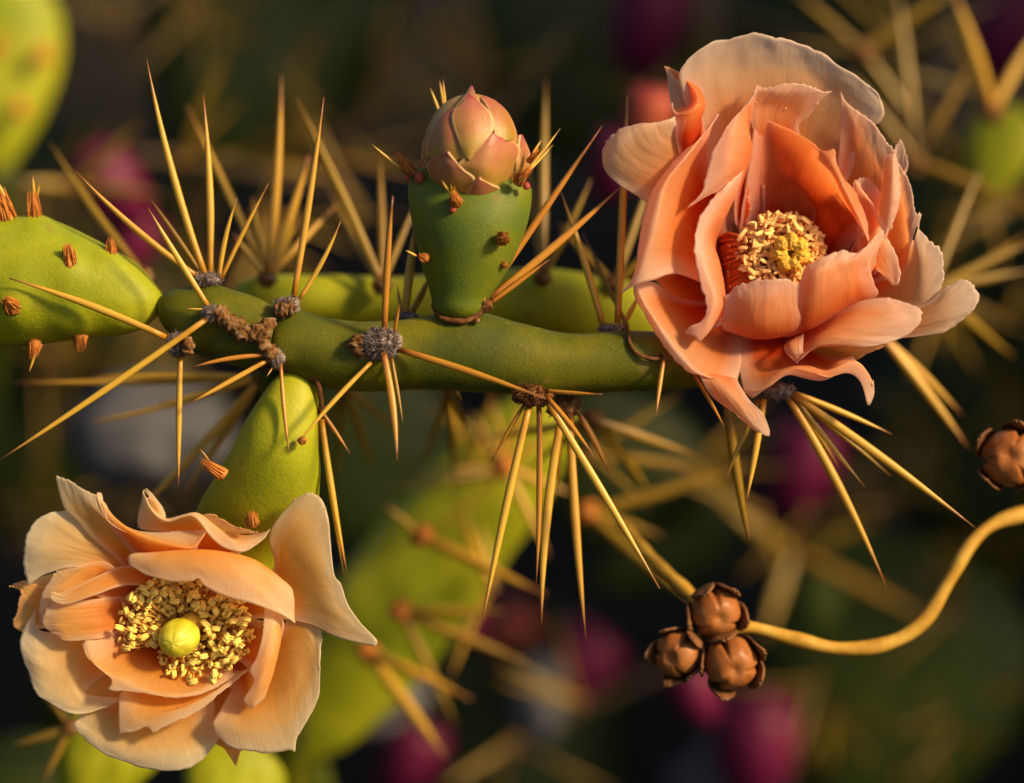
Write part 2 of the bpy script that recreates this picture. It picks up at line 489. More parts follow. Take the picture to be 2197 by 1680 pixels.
def areole(parent, c, r, seed=0, squash=(1, 1, 0.7), mat='wool', hairs=90, name='areole'):
    c0 = W(*c)
    k = (D - c[2] * S) / D
    rr = r * S * k
    mb = MB()
    v, f, u = blob(c0, rr, 18, 12, 0.45, 2.2, squash, None, seed)
    mb.add(v, f, u)
    rd = random.Random(seed * 13 + 5)
    for i in range(hairs * 2):
        th = rd.uniform(0, 6.283)
        q = rd.uniform(0, 1) ** 0.5
        d = Vector((math.cos(th) * q, math.sin(th) * q, math.sqrt(max(0, 1 - q * q))))
        p = c0 + (CX * d.x * squash[0] + CY * d.y * squash[1] + CZ * d.z * squash[2]) * rr * 0.85
        dd = (CX * d.x + CY * d.y + CZ * d.z + Vector((rd.uniform(-.5, .5), rd.uniform(-.5, .5), rd.uniform(-.5, .5)))).normalized()
        ln = rr * rd.uniform(0.25, 0.6)
        tv, tf, tu = tube([p, p + dd * ln * 0.6, p + dd * ln], [rr * 0.03, rr * 0.024, rr * 0.006], 4)
        mb.add(tv, tf, tu)
    return mb.build(name, M[mat], parent, c0)

def loft_stem(name, sections, mat, parent, bumps=(), nring=44, nseg=90, namp=0.05, caps=True):
    """sections: (x,y,z, half-height, half-depth) in V units along the stem"""
    P = np.array([s[:3] for s in sections], float)
    Rr = np.array([s[3:] for s in sections], float)
    t = np.linspace(0, 1, nseg)
    A = catmull(np.concatenate([P, Rr], 1), t)
    verts, uvs = [], []
    bw = [(W(*b[:3]), b[3] * S, b[4] * S) for b in bumps]
    for i in range(nseg):
        c = W(*A[i, :3])
        c2 = W(*A[min(i + 1, nseg - 1), :3]); c1 = W(*A[max(i - 1, 0), :3])
        tg = (c2 - c1).normalized()
        up = tg.cross(CZ)
        up = -up.normalized() if up.length > 1e-5 else CY
        dz = tg.cross(up).normalized()
        for j in range(nring):
            th = 2 * math.pi * j / nring
            ry, rz = max(A[i, 3], 0.5) * S, max(A[i, 4], 0.5) * S
            off = up * math.cos(th) * ry + dz * math.sin(th) * rz
            p = c + off
            n = off.normalized()
            p = p + n * (namp * ry * fbm(p, 75.0, 3))
            for bp, br, bh in bw:
                dd = (p - bp).length / br
                if dd < 2.5:
                    p = p + n * bh * math.exp(-dd * dd * 1.6)
            verts.append(p)
            uvs.append((j / nring, i / (nseg - 1)))
    F = grid_faces(nseg, nring, True)
    if caps:
        F.append(tuple(reversed(range(nring)))); F.append(tuple(range((nseg - 1) * nring, nseg * nring)))
    return mesh_obj(name, verts, F, M[mat], parent, W(*sections[0][:3]), uvs)

def tuft(parent, c, d, ln, wd, mat='tuft', seed=0, bristle=0, red=False):
    """small orange brush of glochids on a young segment; c,d V units (d = direction)"""
    c0 = W(*c); k = (D - c[2] * S) / D
    dv = (CX * d[0] - CY * d[1] + CZ * d[2]).normalized()
    mb = MB()
    rd = random.Random(seed)
    pts = [c0 - dv * wd * S * 0.4, c0, c0 + dv * ln * S * k * 0.45, c0 + dv * ln * S * k * 0.85]
    v, f, u = tube(pts, [wd * S * 0.85, wd * S * 0.82, wd * S * 0.5, wd * S * 0.15], 10)
    mb.add(v, f, u)
    a = dv.orthogonal().normalized(); b = dv.cross(a)
    for i in range(95):
        th = rd.uniform(0, 6.283); q = rd.uniform(0.1, 1) * wd * S
        p = c0 + (a * math.cos(th) + b * math.sin(th)) * q
        e = p + dv * ln * S * k * rd.uniform(0.45, 1.2) + (a * math.cos(th) + b * math.sin(th)) * q * rd.uniform(-0.75, -0.25)
        v, f, u = tube([p, p.lerp(e, 0.6), e], [wd * S * 0.09, wd * S * 0.07, wd * S * 0.02], 4)
        mb.add(v, f, u)
    return mb.build('glochid_tuft', M[mat], parent, c0)

# main plant --------------------------------------------------------------
main = empty('prickly_pear_cactus', W(900, 760, -20))
tag(main, 'flowering cactus branch with two peach orange blooms and a closed pink bud', 'cactus')

stem = loft_stem('stem_segment', [
    (588, 722, -10, 30, 30), (600, 724, -8, 52, 50), (640, 735, -6, 66, 60), (700, 757, -5, 74, 66), (770, 766, -5, 75, 68), (850, 763, -6, 76, 68),
    (930, 756, -8, 82, 70), (1010, 756, -8, 84, 70), (1100, 766, -10, 76, 68), (1200, 780, -12, 67, 62), (1300, 780, -14, 64, 60), (1390, 775, -20, 66, 58), (1460, 778, -50, 60, 50), (1520, 778, -100, 44, 36), (1550, 776, -130, 20, 20)],
    'stem', main, bumps=[(806, 742, 62, 60, 12), (1000, 672, 0, 60, 8), (1140, 845, 10, 60, 10), (625, 665, 10, 40, 12), (600, 775, 30, 40, 10), (1320, 715, -10, 50, 6)])
stem2 = loft_stem('stem_segment', [
    (345, 660, -60, 8, 10), (356, 660, -55, 34, 34), (385, 668, -46, 54, 50), (430, 686, -34, 70, 58), (490, 702, -24, 78, 62), (545, 716, -16, 74, 58), (585, 724, -12, 60, 50), (612, 726, -10, 30, 30)],
    'stem', main, bumps=[(455, 672, 34, 36, 12), (388, 738, 10, 40, 14), (450, 612, -20, 40, 12)])
young = loft_stem('young_segment', [
    (352, 655, -58, 6, 6), (335, 652, -60, 34, 34), (290, 645, -64, 72, 66), (220, 630, -70, 98, 86), (140, 615, -76, 124, 104), (60, 604, -80, 137, 112), (-40, 600, -84, 134, 112), (-120, 600, -86, 96, 86), (-150, 600, -86, 20, 20)],
    'young', main, bumps=[(148, 575, 20, 55, 14), (28, 655, 20, 65, 16), (75, 490, -50, 55, 16), (237, 555, -20, 45, 10), (150, 690, 0, 50, 12), (-10, 520, -30, 55, 14)])
for i, (c, d, ln, wd) in enumerate([((148, 566, 20), (0, -1, 0.35), 40, 17), ((28, 658, 30), (-0.25, -0.35, 0.9), 36, 22), ((75, 470, -50), (-0.05, -1, 0.25), 52, 19),
                               ((10, 470, -40), (-0.2, -1, 0.3), 60, 26), ((237, 548, -30), (0.1, -1, 0.2), 34, 15), ((172, 722, -40), (0.05, 1, 0.3), 30, 18), ((75, 738, -40), (-0.1, 1, 0.3), 30, 17)]):
    tuft(young, c, d, ln, wd, 'tuft', i)
spine(young, (10, 425, -35), (-8, 385, -30), 5, 'spine'); spine(young, (74, 425, -45), (70, 375, -40), 4, 'spine'); spine(young, (78, 425, -45), (86, 392, -40), 3, 'spine')
spine(young, (2, 440, -35), (-20, 372, -30), 5, 'spine')
spine(young, (75, 760, -30), (62, 800, -30), 3, 'spine')

# corky joint between the two segments
def cork(parent, pts, rad, seed, mat='cork', amp=0.8, name='cork_scar', n=14):
    A = catmull(np.array(pts, float), np.linspace(0, 1, 26))
    rr = catmull(np.array(rad, float).reshape(-1, 1), np.linspace(0, 1, 26))[:, 0]
    P = [W(*a) for a in A]
    v, f, u = tube(P, [r * S for r in rr], n)
    out = []
    for i, q in enumerate(v):
        c = P[i // n]
        k = 1 + amp * fbm(q + Vector((seed, 0, 0)), 1400, 3) + 0.05 * math.sin(i // n * 2.3 + seed) + amp * 0.6 * fbm(c + Vector((0, seed, 0)), 260, 2)
        out.append(c + (q - c) * k)
    return mesh_obj(name, out, f, M[mat], parent, P[0], u)
cork(main, [(470, 690, 44), (500, 700, 50), (535, 712, 54), (560, 705, 56), (585, 690, 50)], [10, 17, 22, 19, 10], 1)
cork(main, [(578, 684, 52), (575, 705, 58), (562, 728, 58), (572, 748, 54), (590, 770, 44)], [9, 14, 15, 13, 11], 4)
cork(main, [(520, 700, 54), (515, 718, 56), (522, 735, 52)], [12, 11, 6], 9)
cork(main, [(570, 790, -10), (640, 795, 22), (676, 812, 26), (688, 850, 18), (690, 890, 0)], [4, 6, 7, 6, 4], 6, 'cork_dark', 0.3)
cork(main, [(928, 655, 10), (945, 680, 40), (985, 690, 52), (1020, 680, 46), (1045, 655, 20)], [4, 7, 7, 6, 4], 8, 'cork_dark', 0.3)
cork(main, [(1346, 700, 10), (1352, 738, 40), (1372, 762, 50), (1402, 770, 52), (1440, 766, 44)], [3, 5, 5, 5, 3], 12, 'cork_dark', 0.2)

# areoles and their spines on the main branch
def cluster(c, r, spines, seed, mat='spine', squash=(1, 1, 0.7), amat='wool', hairs=90):
    ar = areole(main, c, r, seed, squash, amat, hairs)
    for s in spines:
        a, b, wd = s[0], s[1], s[2]
        spine(ar, a, b, wd, s[3] if len(s) > 3 else mat, s[4] if len(s) > 4 else 0.0)
    return ar
cluster((446, 600, -20), 26, [((442, 596, -20), (315, 127, 10), 9.5, 'spine', -0.012), ((452, 596, -26), (436, 203, -40), 9, 'spine', 0.012), ((470, 598, -20), (509, 424, 0), 6, 'spine', -0.03),
    ((474, 600, -22), (577, 392, -10), 5.5, 'spine', -0.02), ((430, 598, -15), (161, 366, 15), 8, 'spine', -0.03), ((440, 600, -40), (318, 420, -60), 6, 'spine_far')], 1, squash=(1.2, 0.55, 0.8))
cluster((458, 672, 50), 19, [((448, 660, 52), (317, 445, 85), 7.5, 'spine', -0.01), ((446, 682, 54), (-6, 990, 70), 8.5, 'spine', -0.012), ((445, 664, 52), (398, 662, 70), 2, 'spine')], 2, squash=(1.3, 1, 0.8))
cork(main, [(462, 664, 52), (480, 680, 56), (492, 694, 50)], [10, 13, 8], 22)
cluster((384, 740, 22), 25, [((356, 724, 26), (20, 597, 60), 9, 'spine', 0.02), ((387, 764, 28), (383, 1046, 40), 7.5, 'spine', 0.012)], 3, squash=(1, 1.1, 0.8))
cork(main, [(392, 722, 42), (404, 742, 46), (398, 760, 40)], [8, 12, 7], 23)
cluster((615, 656, 26), 24, [((630, 636, 24), (695, 208, 20), 8.5, 'spine', 0.012), ((642, 642, 18), (731, 474, 5), 6, 'spine', 0.02)], 4, squash=(1.15, 0.8, 0.8))
cork(main, [(590, 668, 34), (610, 664, 44), (632, 660, 40)], [10, 16, 9], 24)
cluster((594, 768, 46), 17, [((574, 762, 50), (411, 788, 90), 6, 'spine_brown', 0.02), ((572, 774, 50), (406, 866, 95), 6.5, 'spine', 0.008), ((602, 780, 48), (621, 976, 90), 5.5, 'spine_brown', 0.01), ((586, 786, 46), (572, 808, 60), 2, 'spine_brown')], 5, squash=(1, 1.2, 0.8))
cluster((818, 736, 72), 34, [((825, 710, 82), (843, 421, 130), 8.5, 'spine_brown', -0.006), ((846, 712, 76), (857, 652, 105), 4.5, 'spine_brown'), ((856, 750, 78), (1172, 856, 135), 8.5, 'spine_brown', -0.008),
    ((796, 778, 80), (640, 950, 140), 6, 'spine', 0.01), ((821, 752, 88), (852, 987, 150), 9, 'spine_brown', -0.02), ((840, 768, 76), (865, 911, 90), 5, 'spine_far')], 6, squash=(1.15, 1, 0.55), hairs=260)
cork(main, [(778, 722, 66), (770, 742, 70), (780, 766, 66)], [12, 20, 10], 26, amp=0.7)
cluster((1142, 848, 26), 34, [((1136, 868, 30), (1033, 1343, 30), 10, 'spine', 0.006), ((1156, 868, 26), (1150, 1257, 10), 7.5, 'spine_brown', 0.0), ((1172, 858, 36), (1415, 1263, 60), 9.5, 'spine', -0.015),
    ((1172, 850, 44), (1276, 982, 110), 7, 'spine_brown', -0.01), ((1170, 838, 46), (1292, 846, 90), 5, 'spine_brown'), ((1126, 866, 26), (1055, 988, 0), 5, 'spine_brown', -0.01)], 7, squash=(1.15, 0.7, 0.8), amat='cork_dark', hairs=60)
cluster((1210, 872, -60), 34, [((1206, 890, -50), (1162, 1342, -30), 11, 'spine', 0.035), ((1222, 890, -60), (1257, 1371, -40), 11, 'spine', 0.004), ((1240, 884, -70), (1306, 1012, -100), 8, 'spine_brown', -0.02), ((1200, 885, -80), (1195, 1060, -140), 7, 'spine_far')], 8, squash=(1, 0.8, 0.8), amat='cork', hairs=80)
cluster((1312, 706, -50), 22, [((1294, 698, -52), (1200, 402, -70), 9, 'spine', 0.014), ((1325, 694, -55), (1346, 205, -110), 9.5, 'spine', 0.0), ((1338, 696, -55), (1372, 630, -80), 6, 'spine'), ((1346, 700, -45), (1250, 500, -160), 6, 'spine_far')], 9, squash=(1.3, 0.5, 0.8))
cluster((1036, 655, 30), 18, [((1040, 640, 26), (1292, 270, -10), 9, 'spine_brown', 0.01), ((1046, 645, 20), (1335, 398, -40), 10, 'spine_brown', 0.012), ((1050, 652, 26), (1180, 556, 20), 6, 'spine_brown', 0.01), ((1038, 650, 36), (1034, 618, 55), 5, 'spine_brown'), ((1024, 690, 50), (1022, 684, 62), 8, 'cork')], 10, squash=(1.2, 0.8, 0.7), amat='cork_dark', hairs=50)
cluster((1425, 768, 50), 10, [((1424, 772, 52), (1408, 890, 95), 6, 'spine_brown', 0.02)], 11, amat='cork_dark', hairs=20)
cluster((872, 680, -70), 20, [((868, 676, -70), (890, 480, -120), 11, 'spine', 0.0), ((880, 676, -70), (925, 585, -130), 8, 'spine_far', 0.01), ((862, 676, -70), (852, 610, -60), 4, 'spine_brown')], 12, squash=(1.2, 0.6, 0.8), hairs=30)
cluster((1672, 838, -30), 26, [((1690, 850, -30), (1902, 1260, -70), 11, 'spine', -0.014), ((1700, 846, -26), (2092, 1132, -20), 11, 'spine', -0.012), ((1700, 850, -40), (1856, 1046, -60), 7, 'spine', -0.01), ((1700, 842, -40), (1914, 932, -80), 8, 'spine', -0.01),
    ((1696, 852, -50), (1802, 1006, -110), 8, 'spine_far'), ((1700, 850, -60), (1912, 1022, -130), 7, 'spine_far'), ((1640, 856, -30), (1600, 1082, -20), 8, 'spine', 0.0), ((1630, 856, -60), (1556, 1032, -50), 7, 'spine_far'), ((1560, 860, -90), (1608, 1165, -150), 13, 'spine_far', 0.01)], 13, squash=(1.3, 0.7, 0.8), hairs=60)
cluster((1490, 800, 20), 8, [((1486, 800, 30), (1556, 920, -10), 5, 'spine_brown', -0.02)], 14, amat='cork_dark', hairs=10)
cluster((690, 880, -10), 10, [((690, 900, -10), (745, 1232, -20), 8, 'spine', 0.01), ((688, 880, -20), (750, 972, -30), 5, 'spine_brown', -0.01), ((690, 930, -25), (740, 1245, -70), 4, 'spine_far'), ((686, 890, -15), (682, 985, -20), 3.5, 'spine_brown')], 15, amat='cork_dark', hairs=20)

# ------------------------------------------------------------------ bud
def ovary(name, rings, mat, parent, nseg=40, nring=40, bumps=(), namp=0.02):
    return loft_stem(name, rings, mat, parent, bumps, nring, nseg, namp)
bud = ovary('flower_bud', [(985, 690, 10, 20, 20), (985, 668, 12, 54, 50), (986, 640, 12, 62, 58), (992, 590, 12, 86, 78), (1000, 530, 12, 110, 98), (1006, 470, 12, 125, 104), (1008, 430, 10, 131, 92), (1008, 400, 4, 131, 74), (1010, 384, 0, 118, 60), (1012, 374, 0, 40, 26)], 'ovary', main)
bud['label'] = 'closed pink and yellow bud on a smooth green base'
def c4(x, y):
    return (850 + x / 2.4) / 1.13794, (150 + y / 2.4) / 1.13794
K4 = 1 / 2.4 / 1.13794
EC, ERX, ERY, ERZ = (722, 500), 292, 335, 290
def egg_z(x, y):
    nx, ny = (x - EC[0]) / ERX, (y - EC[1]) / ERY
    if ny < 0: nx = nx / max(0.25, (1 - 0.10 * ny * ny))
    q = 1 - nx * nx - ny * ny
    return ERZ * math.sqrt(q) if q > 0 else -ERZ * min(0.5, math.sqrt(-q)) * 0.6
mb = MB()
v = []
for i in range(21):
    ph = math.pi * i / 20
    for j in range(28):
        th = 2 * math.pi * j / 28
        x = EC[0] + ERX * 0.95 * math.sin(ph) * math.cos(th); y = EC[1] - ERY * 0.93 * math.cos(ph); z = ERZ * 0.93 * math.sin(ph) * math.sin(th)
        X, Y = c4(x, y)
        v.append(tuple(Wn((X, Y, z * K4 + 26))))
mesh_obj('bud_core', v, grid_faces(21, 28, True), M['bract'], bud, None, [(0.5, 0.3)] * len(v))
def bract(rows, lift, tipout=0.0):
    rr = []
    for i, r in enumerate(rows):
        rr.append([(x, y, egg_z(x, y) + lift + (tipout if i == len(rows) - 1 else 0)) for x, y in r])
    G = patch(rr, 22, 24)
    nv, nu = G.shape[:2]
    for i in range(nv):
        for j in range(nu):
            u, vv = j / (nu - 1), i / (nv - 1)
            G[i, j, 2] += 9 * math.sin(math.pi * u) * math.sin(math.pi * min(1, vv * 0.8 + 0.2))
    X, Y = c4(G[..., 0], G[..., 1])
    P = Wn(np.stack([X, Y, G[..., 2] * K4 + 26], -1)).reshape(-1, 3)
    uv = [(j / (nu - 1), i / (nv - 1)) for i in range(nv) for j in range(nu)]
    o = mesh_obj('bract', P, grid_faces(nv, nu), M['bract'], bud, None, uv)
    md = o.modifiers.new('thickness', 'SOLIDIFY'); md.thickness = 0.0006; md.offset = 0
    return o
bract([[(600, 330), (700, 330), (800, 330)], [(615, 290), (700, 280), (780, 280)], [(650, 250), (705, 226), (768, 236)], [(692, 200), (718, 188), (744, 198)], [(718, 150), (722, 150), (727, 152)]], 0, -30)           # inner top point
bract([[(860, 470), (930, 470), (975, 455)], [(850, 400), (930, 400), (978, 430)], [(838, 330), (890, 300), (950, 340)], [(800, 250), (850, 235), (900, 270)], [(772, 214), (790, 211), (812, 216)]], 6)   # right upper
bract([[(470, 560), (560, 590), (680, 570)], [(462, 500), (560, 500), (690, 520)], [(490, 420), (570, 410), (660, 450)], [(530, 350), (580, 330), (625, 380)], [(612, 284), (618, 281), (624, 286)]], 8)   # left
bract([[(690, 575), (706, 580), (722, 570)], [(650, 470), (715, 500), (790, 480)], [(612, 370), (715, 400), (850, 400)], [(612, 300), (715, 320), (840, 320)], [(660, 262), (715, 255), (790, 262)], [(708, 200), (713, 196), (718, 200)]], 20, 4)  # front
bract([[(700, 740), (820, 770), (930, 740)], [(645, 620), (830, 660), (985, 650)], [(650, 590), (830, 570), (1000, 560)], [(760, 510), (850, 490), (990, 490)], [(842, 424), (850, 421), (862, 430)]], 24, 4)   # right front
bract([[(520, 740), (600, 780), (690, 770)], [(478, 660), (590, 700), (745, 690)], [(468, 590), (575, 610), (680, 635)], [(520, 555), (578, 560), (628, 580)], [(578, 530), (582, 527), (588, 532)]], 30, 10)   # lower left
bract([[(700, 810), (790, 838), (860, 800)], [(690, 780), (780, 800), (890, 745)], [(720, 730), (770, 730), (840, 720)], [(760, 684), (766, 680), (773, 685)]], 40, 12)
bract([[(960, 700), (1000, 690), (1040, 650)], [(980, 600), (1020, 580), (1066, 590)], [(992, 510), (1020, 500), (1052, 520)], [(1004, 432), (1008, 428), (1014, 434)]], 0, -20)
bract([[(430, 640), (450, 640), (470, 620)], [(438, 540), (452, 540), (475, 540)], [(446, 470), (460, 470), (480, 470)], [(480, 415), (484, 412), (488, 418)]], -10, 0)
bract([[(420, 650), (440, 660), (462, 650)], [(414, 610), (436, 610), (458, 615)], [(424, 578), (438, 574), (456, 580)]], 30, 6)
# tufts round the rim of the bud, each with its bristles
def c4p(x, y, z): X, Y = c4(x, y); return (X, Y, z)
for i, (c, d, ln, wd) in enumerate([((370, 650, 20), (-0.6, -0.75, 0.2), 46, 14), ((630, 820, 118), (-0.15, -0.6, 0.8), 30, 16), ((1000, 700, 96), (0.5, -0.6, 0.5), 40, 15), ((1070, 590, 30), (0.5, -0.8, 0.1), 30, 12), ((905, 1040, 112), (0.4, -0.1, 0.9), 24, 17), ((450, 1150, 70), (-0.6, -0.2, 0.7), 16, 12), ((905, 1190, 60), (0.5, 0.1, 0.5), 14, 10)]):
    tuft(bud, c4p(*c), d, ln, wd, 'tuft', 30 + i)
for a, b, wd in [((320, 640, 20), (132, 480, 40), 3.6), ((400, 1140, 80), (335, 1106, 90), 3), ((545, 330, -60), (478, 148, -60), 3.6), ((565, 300, -60), (534, 104, -60), 3.4), ((575, 300, -60), (556, 104, -60), 3.4), ((1040, 660, 90), (1200, 490, 60), 3.4), ((1040, 650, 90), (1165, 500, 70), 3), ((1060, 620, 60), (1243, 392, 30), 3.4), ((1080, 540, 40), (1135, 455, 30), 3),
                 ((600, 780, 128), (548, 695, 140), 2.6), ((610, 780, 128), (600, 715, 145), 2.6), ((625, 775, 128), (622, 725, 145), 2)]:
    spine(bud, c4p(*a), c4p(*b), wd, 'spine', 0)
for x, y, z, r in [(340, 685, 26, 8), (415, 680, 56, 13), (1045, 730, 84, 9), (612, 865, 116, 9)]:
    v, f, u = blob(W(*c4p(x, y, z)), r * S, 14, 10, 0.1, 1.5, (0.9, 1.0, 0.8)); mesh_obj('leaf_scale', v, f, M['fruit_red'], bud, None, u)

# ------------------------------------------------------------------ flowers
def petal(parent, rows, conv, K, zoff, mat, seed=0, v0=0.0, v1=1.0, wave=6.0, jag=7.0, nu=54, nv=48, thick=0.00011, name='petal'):
    """rows run from the petal's base to its free edge; points (x,y,z) in crop pixels"""
    wave = wave * 1.35
    G = patch(rows, nu, nv)
    nv_, nu_ = G.shape[:2]
    # gentle undulation that grows towards the free edges
    du = np.gradient(G, axis=1); dv = np.gradient(G, axis=0)
    nrm = np.cross(du, dv); nrm /= (np.linalg.norm(nrm, axis=2, keepdims=True) + 1e-9)
    for i in range(nv_):
        for j in range(nu_):
            u, v = j / (nu_ - 1), i / (nv_ - 1)
            e = max(abs(2 * u - 1) ** 3 * 0.7, v ** 3)
            n = noise.noise(Vector((u * 4.5 + seed * 3.7, v * 4.5, seed * 1.3))) + 0.5 * noise.noise(Vector((u * 11 + seed, v * 9, seed * 2.3)))
            n += 0.35 * e * noise.noise(Vector((u * 26 + seed, v * 20, seed * 0.7)))
            G[i, j] += nrm[i, j] * wave * n * (0.25 + e)
            pl = noise.noise(Vector((u * 13 + seed * 2.1, v * 1.6 + seed, 4.4))) + 0.5 * noise.noise(Vector((u * 30 + seed, v * 2.5, 9.1)))
            G[i, j] += nrm[i, j] * 1.2 * pl * min(1.0, v * 1.6)
            if v > 0.9:
                G[i, j] += dv[i, j] / (np.linalg.norm(dv[i, j]) + 1e-9) * jag * (v - 0.9) * 10 * (noise.noise(Vector((u * 22 + seed * 5, seed, 0.5))) + 0.7 * noise.noise(Vector((u * 55 + seed * 5, seed, 3.5))))
    X, Y = conv(G[..., 0], G[..., 1])
    P = Wn(np.stack([X, Y, G[..., 2] * K + zoff], -1)).reshape(-1, 3)
    uv = [(j / (nu_ - 1), v0 + (v1 - v0) * i / (nv_ - 1)) for i in range(nv_) for j in range(nu_)]
    o = mesh_obj(name, P, grid_faces(nv_, nu_), M[mat], parent, P[nu_ // 2], uv)
    md = o.modifiers.new('thickness', 'SOLIDIFY'); md.thickness = thick; md.offset = 0
    return o

# ---- right flower (crop pixels of the right flower, z towards the lens)
fr = loft_stem('flower', [(1500, 790, -190, 20, 20), (1510, 785, -180, 60, 50), (1545, 765, -165, 88, 60), (1575, 735, -150, 100, 62), (1590, 690, -140, 92, 60), (1602, 650, -135, 60, 40), (1606, 640, -135, 10, 10)], 'ovary', main, nseg=30)
fr['label'] = 'open peach flower with a deep cup above dark spines'
ZR = 40
RP = []
RP.append(('back', [[(640, 960, -330), (750, 960, -350), (880, 960, -330)],
    [(500, 700, -190), (700, 680, -250), (1000, 700, -210)],
    [(440, 470, -110), (600, 430, -160), (780, 420, -180), (930, 430, -180), (1090, 470, -140)],
    [(385, 330, -60), (560, 290, -100), (760, 270, -120), (950, 310, -140), (1150, 412, -110)],
    [(366, 230, -30), (540, 170, -70), (750, 160, -90), (960, 230, -110), (1164, 370, -90)],
    [(400, 170, -20), (470, 112, -25), (560, 88, -40), (665, 60, -45), (730, 76, -50), (800, 92, -60), (900, 132, -70), (985, 192, -80), (1075, 246, -80), (1140, 305, -80)]], dict(wave=9)))
RP.append(('lcurl', [[(420, 880, -220), (460, 820, -230), (500, 740, -230)],
    [(330, 800, -140), (390, 720, -140), (430, 620, -150), (470, 540, -160)],
    [(238, 727, -70), (310, 620, -40), (380, 520, -40), (430, 450, -60)],
    [(130, 658, -30), (200, 560, 20), (290, 480, 30), (360, 430, 20)],
    [(75, 600, -20), (120, 510, 40), (210, 440, 50), (320, 408, 50), (350, 398, 30)],
    [(62, 530, -40), (95, 468, 0), (165, 430, 15), (265, 416, 20), (330, 402, 20), (350, 380, 10)]], dict(wave=5)))
RP.append(('lroll', [[(400, 660, -90), (430, 620, -90), (455, 560, -110)],
    [(352, 490, 10), (412, 480, 15), (466, 450, -60)],
    [(347, 405, 25), (402, 395, 45), (452, 370, 20), (466, 340, -40), (444, 290, -80), (402, 252, -100)],
    [(336, 344, -20), (350, 382, 22), (395, 372, 42), (431, 338, 32), (430, 300, -10), (392, 250, -50), (342, 208, -80), (312, 198, -90)],
    [(338, 345, -40), (347, 368, -55), (378, 360, -80), (408, 330, -100), (398, 300, -110), (370, 262, -115), (335, 226, -110), (313, 206, -100)],
    [(336, 372, -80), (332, 335, -110), (326, 302, -125), (322, 270, -130), (318, 240, -125), (314, 216, -115), (312, 206, -110), (311, 200, -105)]], dict(wave=2, jag=1)))
RP.append(('lmid', [[(560, 1080, -230), (560, 920, -250), (540, 770, -230), (500, 620, -190)],
    [(450, 1040, -90), (450, 900, -140), (445, 740, -140), (470, 560, -110)],
    [(350, 1005, 20), (360, 860, -30), (400, 680, -60), (472, 500, -60)],
    [(262, 1030, 80), (300, 850, 60), (330, 690, 40), (410, 550, 10), (492, 430, 0)],
    [(205, 1045, 100), (262, 830, 90), (305, 660, 70), (395, 545, 45), (520, 385, 0)],
    [(138, 1080, 60), (190, 1000, 70), (210, 880, 55), (238, 735, 35), (300, 618, 15), (380, 535, 10), (450, 478, 10), (505, 382, -5)]], dict(wave=4)))
RP.append(('ul', [[(640, 920, -310), (640, 820, -300), (650, 720, -290), (668, 600, -270)],
    [(585, 800, -190), (600, 720, -190), (620, 600, -170), (640, 470, -160)],
    [(575, 690, -60), (622, 600, -60), (648, 505, -50), (634, 400, -60), (668, 300, -70)],
    [(500, 690, 0), (560, 600, 25), (580, 480, 25), (605, 380, 0), (672, 278, -40)],
    [(390, 752, 20), (450, 690, 40), (478, 590, 40), (505, 510, 35), (560, 420, 20), (640, 335, 0), (672, 268, -30)]], dict(wave=3)))
RP.append(('ul2', [[(570, 1180, -250), (600, 1080, -310), (570, 960, -300), (590, 820, -290)],
    [(470, 1240, 0), (510, 1180, -40), (545, 1060, -170), (500, 890, -170), (550, 760, -160)],
    [(442, 1272, 60), (490, 1222, 60), (540, 1125, 40), (545, 1080, 0), (518, 950, -20), (496, 862, -30), (541, 790, -40), (590, 690, -60), (617, 597, -60)],
    [(425, 1252, 80), (475, 1205, 88), (508, 1120, 82), (496, 1040, 72), (476, 960, 60), (466, 860, 45), (510, 760, 25), (560, 680, 0), (614, 600, -40)],
    [(386, 1236, 50), (402, 1212, 66), (452, 1192, 80), (470, 1135, 85), (442, 1020, 85), (424, 900, 75), (445, 790, 50), (500, 710, 25), (560, 650, 0), (612, 598, -40)]], dict(wave=3)))
RP.append(('topin', [[(760, 900, -300), (800, 880, -310), (860, 860, -310)],
    [(700, 600, -220), (790, 600, -230), (900, 620, -230)],
    [(650, 430, -120), (740, 430, -140), (830, 440, -150)],
    [(640, 350, -90), (730, 350, -110), (870, 390, -130)],
    [(664, 290, -60), (740, 300, -60), (830, 300, -70), (915, 330, -100)],
    [(668, 270, -70), (700, 280, -55), (760, 268, -50), (830, 262, -55), (900, 280, -70), (930, 296, -80), (960, 294, -90)]], dict(wave=3)))
RP.append(('cup', [[(720, 1060, -320), (800, 1080, -330), (900, 1060, -320), (980, 1020, -290)],
    [(640, 900, -260), (760, 880, -300), (900, 880, -290), (1040, 890, -210)],
    [(620, 720, -190), (740, 680, -240), (880, 700, -230), (1030, 780, -140), (1090, 860, -90)],
    [(640, 560, -150), (720, 520, -180), (850, 560, -170), (970, 660, -90), (1040, 760, -40), (1100, 868, -50)],
    [(655, 450, -130), (700, 430, -140), (790, 450, -120), (880, 500, -90), (960, 590, -30), (1010, 680, 10), (1065, 790, 10), (1105, 880, -30)],
    [(678, 388, -130), (705, 402, -130), (770, 428, -110), (860, 482, -90), (920, 530, -70), (972, 516, -60), (978, 560, -40), (1005, 630, -20), (1055, 690, -20), (1090, 770, -20), (1110, 860, -50)]], dict(wave=4, v1=0.74)))
RP.append(('cupl', [[(720, 1080, -330), (680, 1040, -330), (660, 960, -320)], [(700, 900, -290), (640, 880, -280), (600, 880, -240)], [(700, 780, -250), (650, 760, -230), (610, 780, -190)], [(700, 660, -210), (660, 650, -200), (625, 680, -170)]], dict(wave=3, v1=0.32)))
